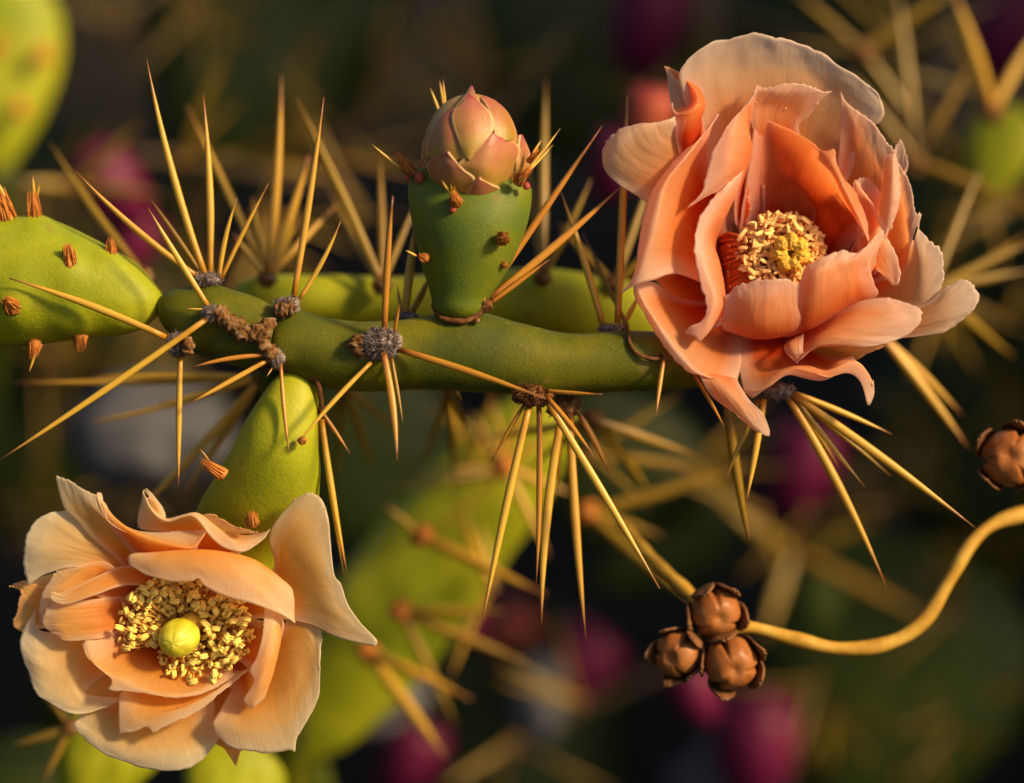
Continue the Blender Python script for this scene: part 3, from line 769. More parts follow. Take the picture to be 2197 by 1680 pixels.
RP.append(('rup', [[(900, 960, -310), (960, 950, -300), (1040, 930, -280)],
    [(960, 760, -230), (1050, 760, -220), (1150, 800, -180)],
    [(985, 560, -170), (1060, 580, -170), (1140, 640, -140), (1190, 720, -120)],
    [(995, 420, -130), (1050, 440, -130), (1120, 510, -110), (1200, 600, -90)],
    [(996, 296, -90), (1018, 335, -90), (1060, 372, -80), (1110, 405, -75), (1150, 450, -70), (1180, 495, -65), (1212, 530, -60)]], dict(wave=3)))
RP.append(('rin', [[(980, 1000, -250), (1050, 980, -240), (1120, 960, -220)], [(1060, 860, -150), (1100, 850, -150), (1150, 880, -130)], [(1050, 720, -110), (1090, 730, -120), (1130, 790, -90)], [(1046, 650, -90), (1075, 632, -100), (1110, 640, -100), (1150, 690, -80), (1150, 780, -60)]], dict(wave=3, v0=0.25)))
RP.append(('rstrap', [[(1070, 980, -220), (1120, 950, -220), (1160, 900, -200)],
    [(1120, 860, -110), (1140, 800, -110), (1160, 720, -110)],
    [(1150, 820, -40), (1152, 740, -40), (1160, 640, -60), (1168, 560, -80)],
    [(1165, 860, -10), (1185, 760, 10), (1195, 650, 0), (1200, 540, -50)],
    [(1172, 875, -20), (1200, 810, 0), (1226, 720, 0), (1229, 640, -20), (1216, 560, -50), (1206, 528, -70)]], dict(wave=4)))
RP.append(('rstrap2', [[(1020, 1060, -230), (1080, 1040, -230), (1130, 1010, -220)],
    [(1060, 900, -130), (1110, 940, -130), (1150, 1000, -120)],
    [(1050, 660, -80), (1110, 760, -70), (1150, 880, -70), (1190, 1010, -70), (1200, 1050, -70)],
    [(1060, 645, -60), (1130, 750, -30), (1170, 850, -20), (1210, 920, -20), (1226, 990, -30), (1222, 1045, -50)]], dict(wave=3, v0=0.2)))
RP.append(('routb', [[(1150, 800, -250), (1180, 780, -250), (1210, 760, -250)], [(1195, 600, -170), (1220, 620, -170), (1245, 630, -170)], [(1202, 525, -140), (1222, 490, -140), (1230, 482, -140), (1248, 530, -140), (1258, 580, -140), (1250, 615, -140)]], dict(wave=2, v0=0.6)))
RP.append(('routc', [[(1000, 1100, -280), (1080, 1080, -280), (1120, 980, -270)],
    [(1130, 1040, -180), (1170, 940, -190), (1190, 800, -190)],
    [(1240, 1010, -110), (1240, 860, -130), (1220, 690, -140)],
    [(1268, 900, -70), (1262, 790, -80), (1240, 680, -90), (1212, 570, -100)],
    [(1312, 770, -60), (1288, 762, -60), (1276, 690, -60), (1252, 625, -70), (1213, 560, -90)]], dict(wave=3)))
RP.append(('routd', [[(980, 1130, -260), (1040, 1090, -270), (1090, 1040, -270)],
    [(1110, 1110, -170), (1170, 1060, -180), (1220, 970, -170)],
    [(1200, 1150, -110), (1240, 1080, -120), (1265, 980, -110), (1272, 880, -100)],
    [(1320, 1150, -70), (1310, 1050, -50), (1300, 950, -40), (1285, 870, -50)],
    [(1372, 1095, -70), (1398, 1030, -50), (1398, 960, -45), (1380, 905, -45), (1340, 868, -50), (1300, 830, -55), (1300, 800, -60), (1314, 770, -65)]], dict(wave=4)))
RP.append(('rfar', [[(900, 1240, -240), (900, 1190, -250), (950, 1140, -250)],
    [(1100, 1265, -130), (1120, 1190, -140), (1150, 1120, -150)],
    [(1250, 1255, -60), (1280, 1190, -50), (1310, 1130, -60)],
    [(1380, 1238, -30), (1400, 1150, -10), (1400, 1062, -30)],
    [(1420, 1225, -40), (1500, 1160, -20), (1538, 1100, -20), (1524, 1062, -25), (1495, 1036, -30), (1460, 1030, -35), (1430, 1045, -40)]], dict(wave=5)))
RP.append(('front_a', [[(640, 1190, -200), (720, 1200, -210), (800, 1200, -210)],
    [(560, 1230, -60), (690, 1262, -40), (860, 1230, -60)],
    [(530, 1200, 20), (680, 1215, 70), (860, 1180, 30)],
    [(545, 1110, 60), (690, 1110, 120), (850, 1080, 60)],
    [(548, 1088, 60), (600, 1050, 90), (700, 1026, 120), (790, 1028, 110), (840, 1048, 60)]], dict(wave=4)))
RP.append(('front_b', [[(780, 1210, -220), (860, 1200, -220), (940, 1160, -220)],
    [(780, 1255, -60), (880, 1220, -20), (1020, 1140, -50), (1128, 1095, -80)],
    [(800, 1160, 40), (900, 1120, 80), (1020, 1080, 50), (1125, 1040, 0)],
    [(830, 1060, 60), (910, 1010, 110), (1010, 980, 80), (1110, 960, 30)],
    [(836, 1040, 50), (860, 985, 60), (920, 944, 80), (1000, 912, 70), (1060, 925, 50), (1110, 890, 40), (1150, 842, 20), (1166, 832, 10)]], dict(wave=6)))
RP.append(('front_c', [[(900, 1140, -200), (960, 1120, -200), (1020, 1080, -200)], [(1000, 1100, -40), (1080, 1050, -40), (1120, 990, -60)], [(1040, 1010, 30), (1090, 980, 40), (1135, 930, 10)], [(1030, 935, 40), (1080, 915, 50), (1120, 870, 40), (1155, 838, 20), (1168, 850, 10)]], dict(wave=3, v0=0.3)))
RP.append(('rlow', [[(780, 1270, -180), (830, 1220, -190), (900, 1200, -200)],
    [(800, 1330, -40), (860, 1270, -30), (960, 1170, -60)],
    [(830, 1348, 30), (900, 1260, 60), (1000, 1190, 50), (1080, 1110, 0)],
    [(862, 1310, 40), (960, 1275, 80), (1080, 1230, 70), (1160, 1160, 40), (1172, 1100, 10)],
    [(900, 1290, 40), (1010, 1282, 60), (1130, 1285, 60), (1240, 1255, 40), (1300, 1200, 20), (1314, 1155, 10), (1260, 1122, 5), (1175, 1098, 0)]], dict(wave=5)))
RP.append(('rlowcurl', [[(850, 1240, -60), (810, 1260, -60), (790, 1280, -80)], [(850, 1260, 30), (800, 1275, 30), (775, 1290, 0)], [(850, 1310, 50), (815, 1320, 50), (785, 1318, 20)], [(870, 1305, 20), (835, 1340, 20), (822, 1352, 10)]], dict(wave=2, v0=0.4)))
RP.append(('green', [[(800, 1290, -180), (860, 1310, -180), (900, 1340, -180)], [(900, 1285, -110), (950, 1300, -100), (1000, 1330, -110)], [(1030, 1280, -80), (1040, 1310, -70), (1060, 1338, -80)], [(1168, 1286, -60), (1150, 1296, -60), (1110, 1312, -60), (1085, 1325, -65), (1060, 1340, -70)]], dict(wave=2, m='sepal')))
RP.append(('bot', [[(660, 1200, -210), (740, 1220, -210), (840, 1240, -210)],
    [(600, 1260, -120), (700, 1290, -110), (830, 1330, -130), (960, 1310, -150)],
    [(596, 1350, -60), (690, 1370, -50), (820, 1365, -50), (930, 1360, -80), (1040, 1330, -100)],
    [(610, 1440, -20), (680, 1420, 0), (800, 1372, 30), (880, 1370, 30), (940, 1390, 20), (990, 1350, 10), (1050, 1335, -20)],
    [(620, 1470, -10), (700, 1450, 20), (790, 1385, 40), (880, 1390, 45), (950, 1410, 40), (1000, 1372, 35), (1060, 1352, 20), (1100, 1390, 0), (1118, 1440, -10)],
    [(650, 1492, -20), (740, 1425, 10), (800, 1390, 20), (850, 1412, 20), (920, 1422, 20), (970, 1405, 20), (1010, 1375, 20), (1050, 1390, 10), (1085, 1440, 0), (1095, 1498, -10), (1108, 1520, -20), (1130, 1470, -30), (1125, 1420, -30)]], dict(wave=3, jag=1)))
RP.append(('botl', [[(640, 1180, -220), (560, 1160, -230), (500, 1120, -230)],
    [(600, 1260, -120), (480, 1200, -130), (350, 1100, -120)],
    [(606, 1350, -60), (480, 1290, -40), (330, 1150, -40), (270, 1040, -40)],
    [(590, 1430, -10), (470, 1380, 30), (350, 1250, 30), (240, 1110, 20), (215, 1040, 0)],
    [(592, 1445, 10), (520, 1420, 50), (430, 1385, 70), (340, 1290, 60), (235, 1140, 40), (190, 1045, 10)],
    [(620, 1480, 10), (560, 1440, 40), (470, 1404, 60), (400, 1388, 50), (330, 1320, 40), (255, 1210, 20), (195, 1100, 0), (183, 1028, -10)]], dict(wave=4)))
RP.append(('botl2', [[(590, 1410, -30), (500, 1380, -20), (430, 1370, -10)], [(600, 1440, 30), (520, 1420, 50), (440, 1395, 50)], [(640, 1500, 50), (570, 1490, 70), (490, 1480, 40)], [(690, 1550, 20), (630, 1570, 50), (560, 1535, 20)], [(720, 1620, -20), (715, 1640, -10), (690, 1630, 10), (640, 1600, 0), (580, 1545, -20)]], dict(wave=3, v0=0.55)))
RP.append(('gap', [[(580, 1060, -280), (500, 1030, -270), (440, 920, -270)], [(540, 1220, -220), (430, 1130, -200), (340, 950, -190)], [(500, 1250, -170), (390, 1150, -150), (290, 960, -140)], [(460, 1260, -150), (350, 1120, -130), (230, 990, -120)]], dict(wave=3, v1=0.6)))
RP.append(('gapr', [[(900, 1040, -320), (980, 1020, -320), (1040, 980, -320)], [(1040, 1080, -250), (1120, 1000, -250), (1160, 880, -250)], [(1150, 1130, -200), (1220, 1000, -210), (1230, 800, -220)]], dict(wave=2, v1=0.55)))
RP.append(('gapb', [[(640, 1180, -280), (760, 1200, -280), (880, 1200, -280)], [(625, 1290, -210), (780, 1320, -210), (960, 1290, -210)], [(650, 1400, -160), (800, 1380, -160), (1000, 1340, -170)]], dict(wave=2, v1=0.6)))
RP.append(('tube', [[(560, 1130, -330), (760, 1160, -340), (960, 1130, -330)], [(520, 1000, -300), (760, 1020, -350), (1020, 1000, -310)], [(540, 880, -290), (760, 880, -330), (1000, 900, -300)], [(600, 760, -270), (760, 740, -300), (940, 760, -280)]], dict(wave=1, v0=0.02, v1=0.16)))
for i, (nm, rows, kw) in enumerate(RP):
    kw = dict(kw); mat = kw.pop('m', 'petal_blush' if nm in ('back', 'lcurl', 'rfar', 'routd') else 'petal_r')
    petal(fr, rows, cr, KR, ZR, mat, seed=i + 1, **kw)

# ---- left flower
fl = loft_stem('flower', [(640, 800, -30, 18, 18), (636, 815, -22, 40, 38), (628, 850, -10, 58, 52), (605, 930, -10, 82, 72), (588, 1000, -36, 102, 78), (566, 1080, -82, 124, 76), (540, 1150, -120, 132, 70), (500, 1230, -130, 110, 60), (470, 1290, -130, 60, 40), (460, 1300, -130, 10, 10)], 'young', main, nseg=44)
fl['label'] = 'open apricot flower with yellow stamens round a green stigma'
ZL = 70
LP = []
LP.append(('farleft', [[(560, 900, -260), (560, 860, -260), (560, 820, -260)], [(330, 880, -170), (320, 800, -170), (330, 700, -170)], [(180, 880, -120), (170, 790, -120), (190, 680, -120)], [(112, 922, -110), (66, 880, -115), (90, 790, -115), (102, 700, -115), (52, 686, -120), (120, 655, -120)]], dict(m='sepal', wave=3)))
LP.append(('lpale', [[(760, 780, -220), (760, 720, -230), (780, 660, -230)],
    [(560, 640, -110), (560, 560, -120), (600, 470, -130)],
    [(380, 590, -60), (370, 490, -60), (420, 380, -90)],
    [(230, 625, -60), (210, 500, -30), (250, 380, -60), (390, 330, -100)],
    [(140, 682, -70), (117, 580, -50), (124, 470, -40), (160, 380, -60), (240, 318, -80), (340, 303, -110)]], dict(wave=6)))
LP.append(('topl', [[(800, 760, -200), (860, 720, -210), (940, 680, -210)],
    [(600, 560, -110), (720, 560, -110), (860, 560, -110)],
    [(470, 450, -70), (600, 460, -50), (740, 480, -20), (850, 480, 0)],
    [(380, 345, -60), (470, 350, -40), (580, 385, 0), (700, 440, 20)],
    [(320, 280, -60), (390, 270, -40), (470, 290, -10), (560, 370, 10)],
    [(280, 132, -60), (300, 130, -50), (350, 150, -35), (430, 200, -20), (500, 235, -10), (530, 290, 0)]], dict(wave=3)))
LP.append(('toplrim', [[(760, 620, -60), (900, 600, -60), (1000, 560, -70)],
    [(600, 440, -20), (760, 500, 10), (930, 500, 10), (1000, 485, -10)],
    [(520, 330, 0), (620, 390, 20), (760, 455, 40), (930, 492, 50), (990, 480, 40), (1044, 406, 20)],
    [(488, 225, -15), (540, 300, 0), (640, 385, 10), (760, 435, 25), (930, 478, 35), (985, 466, 30), (1040, 404, 10)],
    [(508, 210, -30), (540, 280, -20), (590, 350, -20), (680, 400, -20), (800, 410, -40), (920, 405, -50), (1040, 400, -40)]], dict(wave=2)))
LP.append(('topwave', [[(950, 620, -180), (1050, 600, -180), (1180, 580, -180)],
    [(840, 430, -130), (960, 430, -130), (1100, 440, -120), (1260, 450, -120)],
    [(700, 385, -110), (800, 370, -80), (900, 350, -70), (1000, 350, -60), (1100, 400, -50), (1230, 430, -60), (1320, 420, -70)],
    [(720, 230, -70), (780, 310, -40), (850, 345, -20), (930, 322, -10), (990, 313, 0), (1040, 340, 0), (1110, 400, 10), (1200, 460, 20), (1290, 440, 0), (1350, 408, -20)],
    [(722, 200, -80), (740, 250, -50), (780, 318, -20), (850, 358, 0), (920, 335, 10), (975, 330, 20), (1020, 372, 30), (1065, 435, 40), (1130, 490, 45), (1200, 508, 45), (1250, 505, 35), (1330, 448, 15), (1364, 400, 0)]], dict(wave=2, jag=1)))
LP.append(('topcurl', [[(790, 340, -30), (770, 290, -50), (740, 240, -60)], [(820, 345, -40), (800, 290, -50), (755, 230, -60)], [(842, 335, -60), (815, 280, -65), (775, 225, -70), (740, 195, -80), (722, 205, -85)]], dict(wave=1, v0=0.7)))
LP.append(('topback', [[(1000, 560, -190), (1100, 520, -190), (1200, 520, -190)], [(820, 420, -170), (1000, 400, -170), (1200, 430, -160)], [(690, 388, -150), (800, 350, -150), (960, 330, -150), (1080, 325, -150), (1180, 380, -150), (1330, 420, -140)]], dict(wave=2, m='sepal', v0=0.4)))
LP.append(('ltop', [[(760, 800, -200), (760, 740, -210), (800, 700, -210)],
    [(560, 760, -110), (560, 680, -110), (620, 620, -120)],
    [(420, 720, -60), (420, 640, -60), (520, 560, -80)],
    [(320, 760, -30), (310, 690, -30), (360, 590, -60)],
    [(200, 870, -60), (200, 760, -40), (240, 670, -50), (300, 600, -70), (370, 560, -90)]], dict(wave=4)))
LP.append(('lstrap', [[(800, 700, -120), (780, 650, -130), (760, 620, -140)],
    [(640, 680, -40), (630, 630, -50), (640, 580, -60)],
    [(480, 730, 10), (470, 690, 0), (480, 640, -20)],
    [(340, 775, 20), (330, 740, 15), (320, 715, 0)],
    [(262, 760, 15), (252, 735, 10), (262, 715, 5), (285, 722, 0)]], dict(wave=3, v0=0.3)))
LP.append(('linner', [[(760, 900, -200), (740, 850, -210), (760, 780, -210)],
    [(600, 920, -120), (600, 830, -130), (620, 740, -130)],
    [(500, 950, -50), (470, 850, -40), (480, 750, -60)],
    [(340, 962, -10), (330, 860, 0), (360, 765, -20)],
    [(300, 945, -20), (240, 905, -15), (208, 868, -20), (225, 810, -20), (260, 765, -30)]], dict(wave=4)))
LP.append(('lbig', [[(760, 1000, -250), (740, 920, -250), (740, 860, -250)],
    [(560, 1120, -180), (500, 1010, -170), (480, 900, -180)],
    [(430, 1230, -120), (360, 1080, -100), (320, 920, -110)],
    [(600, 1250, -130), (420, 1290, -90), (260, 1200, -60), (200, 1060, -50), (190, 900, -80)],
    [(590, 1275, -130), (480, 1315, -100), (380, 1332, -80), (310, 1312, -70), (240, 1268, -65), (178, 1225, -60), (150, 1130, -60), (118, 1055, -60), (104, 970, -65), (128, 890, -80), (180, 800, -100)]], dict(wave=7)))
LP.append(('lowin', [[(700, 900, -220), (830, 980, -240), (960, 1000, -240), (1060, 980, -240)],
    [(560, 900, -120), (700, 1030, -140), (900, 1090, -150), (1120, 1060, -150)],
    [(450, 940, -50), (560, 1080, -40), (760, 1160, -50), (960, 1180, -60), (1160, 1110, -90)],
    [(420, 975, -30), (460, 1060, -10), (560, 1140, 0), (740, 1210, 0), (940, 1230, -10), (1200, 1130, -60)],
    [(415, 972, -40), (436, 1040, -25), (500, 1100, -15), (560, 1140, -10), (580, 1168, -5), (544, 1212, 0), (640, 1216, 0), (740, 1228, 0), (860, 1248, 0), (980, 1240, -15), (1090, 1200, -40), (1240, 1110, -80)]], dict(wave=5)))
LP.append(('low2', [[(720, 1080, -220), (860, 1100, -230), (1000, 1060, -230)],
    [(640, 1180, -130), (860, 1200, -130), (1160, 1110, -150)],
    [(602, 1240, -70), (780, 1300, -50), (1000, 1270, -60), (1240, 1110, -110)],
    [(596, 1340, -40), (720, 1360, -10), (900, 1310, 0), (1060, 1230, -20), (1250, 1105, -90)],
    [(596, 1430, -40), (660, 1422, -20), (750, 1398, -5), (772, 1428, 5), (810, 1405, 10), (900, 1365, 15), (1010, 1310, 0), (1110, 1230, -20), (1180, 1170, -50), (1262, 1108, -85)]], dict(wave=3)))
LP.append(('bottom', [[(700, 1150, -260), (860, 1160, -260), (1020, 1130, -260)],
    [(520, 1260, -190), (800, 1330, -170), (1080, 1260, -190)],
    [(420, 1320, -150), (720, 1430, -110), (1080, 1380, -150)],
    [(380, 1370, -130), (560, 1490, -80), (800, 1540, -60), (1000, 1500, -90), (1110, 1420, -130)],
    [(372, 1385, -130), (410, 1440, -110), (480, 1500, -90), (560, 1550, -80), (655, 1580, -75), (770, 1612, -70), (880, 1620, -70), (965, 1598, -80), (1040, 1542, -95), (1105, 1462, -120)]], dict(wave=6)))
LP.append(('rbot', [[(1000, 1060, -230), (1100, 1000, -240), (1180, 920, -240)],
    [(1160, 1180, -150), (1280, 1100, -150), (1380, 960, -150)],
    [(1120, 1300, -80), (1300, 1250, -90), (1440, 1150, -80), (1500, 950, -90), (1500, 760, -110)],
    [(1075, 1370, -40), (1220, 1380, -20), (1420, 1330, -40), (1540, 1180, -60), (1590, 1000, -70), (1580, 840, -90)],
    [(1080, 1420, -40), (1150, 1490, -20), (1250, 1515, -10), (1370, 1526, -10), (1460, 1512, -15), (1490, 1522, -15), (1500, 1450, -25), (1570, 1340, -40), (1612, 1230, -50), (1618, 1080, -60), (1622, 940, -70), (1600, 860, -90)]], dict(wave=5)))
LP.append(('rbig', [[(1150, 860, -220), (1180, 800, -220), (1200, 720, -220)],
    [(1380, 850, -130), (1400, 740, -130), (1380, 600, -130)],
    [(1560, 880, -70), (1540, 700, -60), (1450, 520, -70), (1360, 440, -90)],
    [(1720, 950, -30), (1660, 770, -20), (1580, 560, -25), (1490, 370, -50), (1400, 350, -80)],
    [(1895, 992, -20), (1905, 958, -20), (1830, 880, -15), (1760, 780, -15), (1722, 672, -20), (1690, 630, -20), (1672, 480, -25), (1660, 350, -35), (1625, 245, -50), (1562, 213, -60), (1490, 245, -75)]], dict(wave=4, jag=1)))
LP.append(('rstrap', [[(1080, 960, -220), (1120, 900, -220), (1160, 840, -220)],
    [(1230, 1080, -110), (1290, 980, -120), (1330, 860, -120)],
    [(1330, 1180, -60), (1390, 1040, -60), (1430, 900, -80)],
    [(1340, 1240, -10), (1380, 1120, 10), (1405, 980, 0), (1420, 830, -50)],
    [(1290, 1290, 10), (1320, 1180, 40), (1350, 1030, 40), (1375, 900, 10), (1390, 800, -30)],
    [(1270, 1305, 0), (1228, 1262, 10), (1258, 1215, 20), (1282, 1165, 25), (1258, 1115, 25), (1298, 1040, 30), (1328, 920, 20), (1336, 800, -20)]], dict(wave=2, jag=2)))
LP.append(('topfront', [[(880, 760, -180), (1000, 720, -190), (1150, 740, -190)],
    [(760, 560, -60), (950, 540, -60), (1150, 560, -70), (1350, 640, -90)],
    [(680, 520, 20), (900, 505, 40), (1100, 510, 40), (1300, 560, 10), (1470, 690, -40)],
    [(645, 540, 40), (850, 560, 80), (1080, 590, 90), (1290, 670, 60), (1488, 840, -10)],
    [(650, 575, 40), (740, 630, 60), (860, 662, 80), (960, 662, 85), (1005, 650, 88), (1040, 690, 90), (1150, 742, 85), (1270, 772, 70), (1350, 800, 50), (1440, 838, 20), (1492, 874, 0)]], dict(wave=4, jag=2)))
LP.append(('sep', [[(1060, 1420, -200), (1120, 1400, -200), (1200, 1400, -200)], [(1090, 1480, -150), (1150, 1490, -150), (1240, 1500, -150)], [(1130, 1505, -130), (1170, 1530, -130), (1215, 1520, -130)], [(1186, 1584, -120), (1191, 1586, -120), (1196, 1582, -120)]], dict(wave=1, m='sepal')))
LP.append(('gap1', [[(840, 900, -270), (960, 860, -270), (1060, 800, -270)], [(700, 760, -220), (900, 680, -220), (1180, 700, -220)], [(640, 640, -160), (900, 580, -150), (1320, 640, -160)]], dict(wave=2, v1=0.6)))
LP.append(('gap2', [[(760, 900, -270), (760, 820, -270), (780, 740, -270)], [(560, 900, -200), (540, 780, -200), (560, 640, -200)], [(380, 900, -160), (340, 760, -160), (380, 600, -160)], [(170, 900, -125), (140, 780, -125), (160, 650, -130)]], dict(wave=2, v1=0.85)))
LP.append(('gap3', [[(800, 1000, -270), (760, 980, -270), (720, 940, -270)], [(760, 1160, -230), (600, 1100, -220), (520, 1000, -210)], [(760, 1280, -200), (560, 1220, -180), (430, 1080, -170)], [(740, 1350, -190), (490, 1305, -170), (320, 1150, -150)]], dict(wave=2, v1=0.8)))
LP.append(('gap4', [[(960, 1050, -270), (1060, 1000, -270), (1140, 940, -270)], [(1000, 1200, -230), (1140, 1160, -230), (1280, 1060, -230)], [(1040, 1330, -190), (1180, 1300, -190), (1340, 1200, -180)], [(1060, 1420, -170), (1200, 1400, -160), (1400, 1320, -150)]], dict(wave=2, v1=0.7)))
LP.append(('tube', [[(640, 1040, -230), (920, 1120, -260), (1200, 1020, -240)], [(600, 920, -240), (920, 940, -290), (1260, 900, -240)], [(660, 780, -240), (920, 760, -290), (1240, 780, -240)], [(720, 680, -220), (920, 640, -240), (1180, 680, -230)]], dict(wave=1, v0=0.30, v1=0.45)))
for i, (nm, rows, kw) in enumerate(LP):
    kw = dict(kw); mat = kw.pop('m', 'petal_cream' if nm in ('lbig', 'lpale', 'bottom') else 'petal_l')
    petal(fl, rows, cl, KL, ZL, mat, seed=i + 41, **kw)
tuft(fl, (*cl(1270, 360), 95), (0.2, -0.8, 0.5), 22, 17, 'tuft', 71)
tuft(fl, (476, 1016, 40), (-0.8, -0.55, 0.3), 46, 17, 'tuft', 72)
spine(fl, (450, 990, 50), (428, 962, 56), 2.5, 'spine_brown')
tuft(fl, (648, 945, 70), (0, -0.2, 1), 12, 11, 'tuft', 73)

# stamens and stigmas -----------------------------------------------------
def stamen(parent, base, tip, adir, al, aw, fm, am):
    """filament tube with a two-lobed anther at its end (one mesh, two materials)"""
    A, B = base, tip
    mid = A.lerp(B, 0.55) + Vector((random.uniform(-1, 1), random.uniform(-1, 1), random.uniform(-1, 1))) * 0.0006
    P = []
    for s in (0, 0.35, 0.7, 1.0):
        P.append(A * (1 - s) ** 2 + mid * 2 * s * (1 - s) + B * s * s)
    v, f, u = tube(P, [0.00022, 0.00020, 0.00017, 0.00014], 5)
    nf = len(f)
    mb = MB(); mb.add(v, f, u)
    a = adir.normalized(); b = a.orthogonal().normalized(); c = a.cross(b)
    for sgn in (-1, 1):
        vv, ff, uu = blob(B + b * aw * 0.32 * sgn, 1.0, 10, 7, 0.0, 1, (aw * 0.5, aw * 0.5, al), (b, c, a))
        mb.add(vv, ff, uu)
    o = mb.build('stamen', M[fm], parent, A)
    o.data.materials.append(M[am])
    mi = [0] * nf + [1] * (len(o.data.polygons) - nf)
    o.data.polygons.foreach_set('material_index', mi)
    return o

def rdir():
    return Vector((random.gauss(0, 1), random.gauss(0, 1), random.gauss(0, 1) * 0.7))

# left flower: wide ring of anthers around the green stigma
c0 = (905, 945)
n = 0
while n < 150:
    th = random.uniform(0, 2 * math.pi)
    r = math.sqrt(random.uniform(0.12, 1.0))
    ex, ey = 330, 290
    x = 920 + math.cos(th) * ex * r; y = 905 + math.sin(th) * ey * r
    if math.hypot((x - 905) / 118, (y - 945) / 112) < 1: continue
    if y > 1010 and x < 830: continue
    if y > 1150 and x < 930: continue
    z = -95 + 55 * r * r + random.uniform(-30, 25)
    bx = 925 + math.cos(th) * 150 * r + 40; by = 930 + math.sin(th) * 130 * r
    base = W(*cl(bx, by), -250 * KL + ZL); tip = W(*cl(x, y), z * KL + ZL)
    stamen(fl, base, tip, rdir(), random.uniform(9.5, 12.5) * S, random.uniform(7, 9) * S, 'filament_l', 'anther')
    n += 1
def stigma_dome(parent, c, rx, ry, rz, lobes, mat):
    V, U = [], []
    nth, nph = 72, 22
    for i in range(nph + 1):
        ph = math.pi * i / nph
        for j in range(nth):
            th = 2 * math.pi * j / nth
            g = abs(math.sin(lobes * (th + 0.25 * math.sin(th * 2 + 1)) / 2)) ** 0.5
            k = 1 - 0.03 * (1 - g) * math.sin(ph) ** 0.5 if i < nph * 0.8 else 1.0
            V.append(W(c[0] - 15 * math.cos(ph) + rx * k * math.sin(ph) * math.cos(th), c[1] + 13 * math.cos(ph) + ry * k * math.sin(ph) * math.sin(th), c[2] + rz * math.cos(ph) * (1 - 0.035 * (1 - g))))
            U.append((j / nth, i / nph))
    return mesh_obj('stigma', V, grid_faces(nph + 1, nth, True), M[mat], parent, W(*c), U)
sx_, sy_ = cl(905, 945)
st = stigma_dome(fl, (sx_, sy_, ZL - 18), 43, 41, 44, 7, 'stigma')
st.location += Vector((0, 0, 0))
v, f, u = tube([W(sx_, sy_, ZL - 24), W(sx_ + 22, sy_ - 26, ZL - 52), W(sx_ + 46, sy_ - 54, ZL - 90)], [27 * S, 25 * S, 20 * S], 14)
mesh_obj('style', v, f, M['stigma_gold'], fl, None, u)
def stamen_mass(parent, spots, fm, am, al, aw):
    mb = MB(); idx = []
    for base, tip in spots:
        v, f, u = tube([base, base.lerp(tip, 0.5) + CZ * 0.0005, tip], [0.00018, 0.00016, 0.00012], 4); mb.add(v, f, u); idx += [0] * len(f)
        a = rdir().normalized(); b = a.orthogonal().normalized(); c = a.cross(b)
        v, f, u = blob(tip, 1.0, 7, 5, 0, 1, (aw, aw * 0.8, al), (b, c, a)); mb.add(v, f, u); idx += [1] * len(f)
    o = mb.build('stamen_mass', M[fm], parent); o['kind'] = 'stuff'
    o.data.materials.append(M[am]); o.data.polygons.foreach_set('material_index', idx)
sp = []
while len(sp) < 460:
    th = random.uniform(0, 6.283); r = math.sqrt(random.uniform(0.1, 1.0))
    x = 935 + math.cos(th) * 345 * r; y = 900 + math.sin(th) * 290 * r
    if (y > 1000 and x < 800) or y > 1160: continue
    sp.append((W(*cl(930 + math.cos(th) * 170 * r, 930 + math.sin(th) * 140 * r), -260 * KL + ZL), W(*cl(x, y), (-150 + 50 * r * r + random.uniform(-30, 20)) * KL + ZL)))
stamen_mass(fl, sp, 'filament_l', 'anther', 8.5 * S, 4.2 * S)
sp = []
while len(sp) < 420:
    th = random.uniform(0, 6.283); r = math.sqrt(random.uniform(0.0, 1.0))
    x = 760 + math.cos(th) * 172 * r; y = 920 + math.sin(th) * 155 * r
    sp.append((W(*cr(690 + math.cos(th) * 95 * r, 1010 + math.sin(th) * 60 * r), -290 * KR + ZR), W(*cr(x, y), (-105 - 40 * r * r + random.uniform(-15, 15)) * KR + ZR)))
stamen_mass(fr, sp, 'filament', 'anther_r', 11 * S, 4.2 * S)
# right flower: dense column of stamens round an open golden stigma
n = 0
while n < 145:
    th = random.uniform(0, 2 * math.pi); r = math.sqrt(random.uniform(0.20, 1.0))
    x = 760 + math.cos(th) * 168 * r; y = 915 + math.sin(th) * 150 * r
    if math.hypot((x - 800) / 74, (y - 925) / 78) < 1: continue
    z = -70 - 40 * r * r + random.uniform(-22, 22) + (x - 760) * -0.05
    bx = 690 + math.cos(th) * 95 * r; by = 1010 + math.sin(th) * 60 * r
    stamen(fr, W(*cr(bx, by), -290 * KR + ZR), W(*cr(x, y), z * KR + ZR), rdir() + CZ * 0.2, random.uniform(10, 14.5) * S, random.uniform(5, 6.6) * S, 'filament', 'anther_r')
    n += 1
for i in range(60):
    a = i / 60
    y = 850 + 230 * a + random.uniform(-12, 12)
    x1 = 625 + random.uniform(-15, 25)
    v, f, u = tube([W(*cr(500 + random.uniform(-10, 30), y + 25 + random.uniform(-15, 15)), -250 * KR + ZR), W(*cr(560, y + random.uniform(-6, 6)), -150 * KR + ZR + random.uniform(-8, 8)), W(*cr(x1, 860 + 170 * a), -105 * KR + ZR)], [3.2 * S, 3.0 * S, 2.4 * S], 6)
    mesh_obj('filament', v, f, M['filament'], fr, None, u)
gx, gy = cr(800, 925)
for k in range(7):
    th = 2 * math.pi * k / 7 + 0.3
    c = (gx + math.cos(th) * 24, gy + math.sin(th) * 26)
    v, f, u = blob(W(c[0], c[1], ZR - 34), 17 * S, 16, 12, 0.35, 2.6, (0.8 + 0.35 * abs(math.cos(th)), 0.8 + 0.4 * abs(math.sin(th)), 1.2), None, k)
    mesh_obj('stigma_lobe', v, f, M['stigma_gold'], fr, None, u)
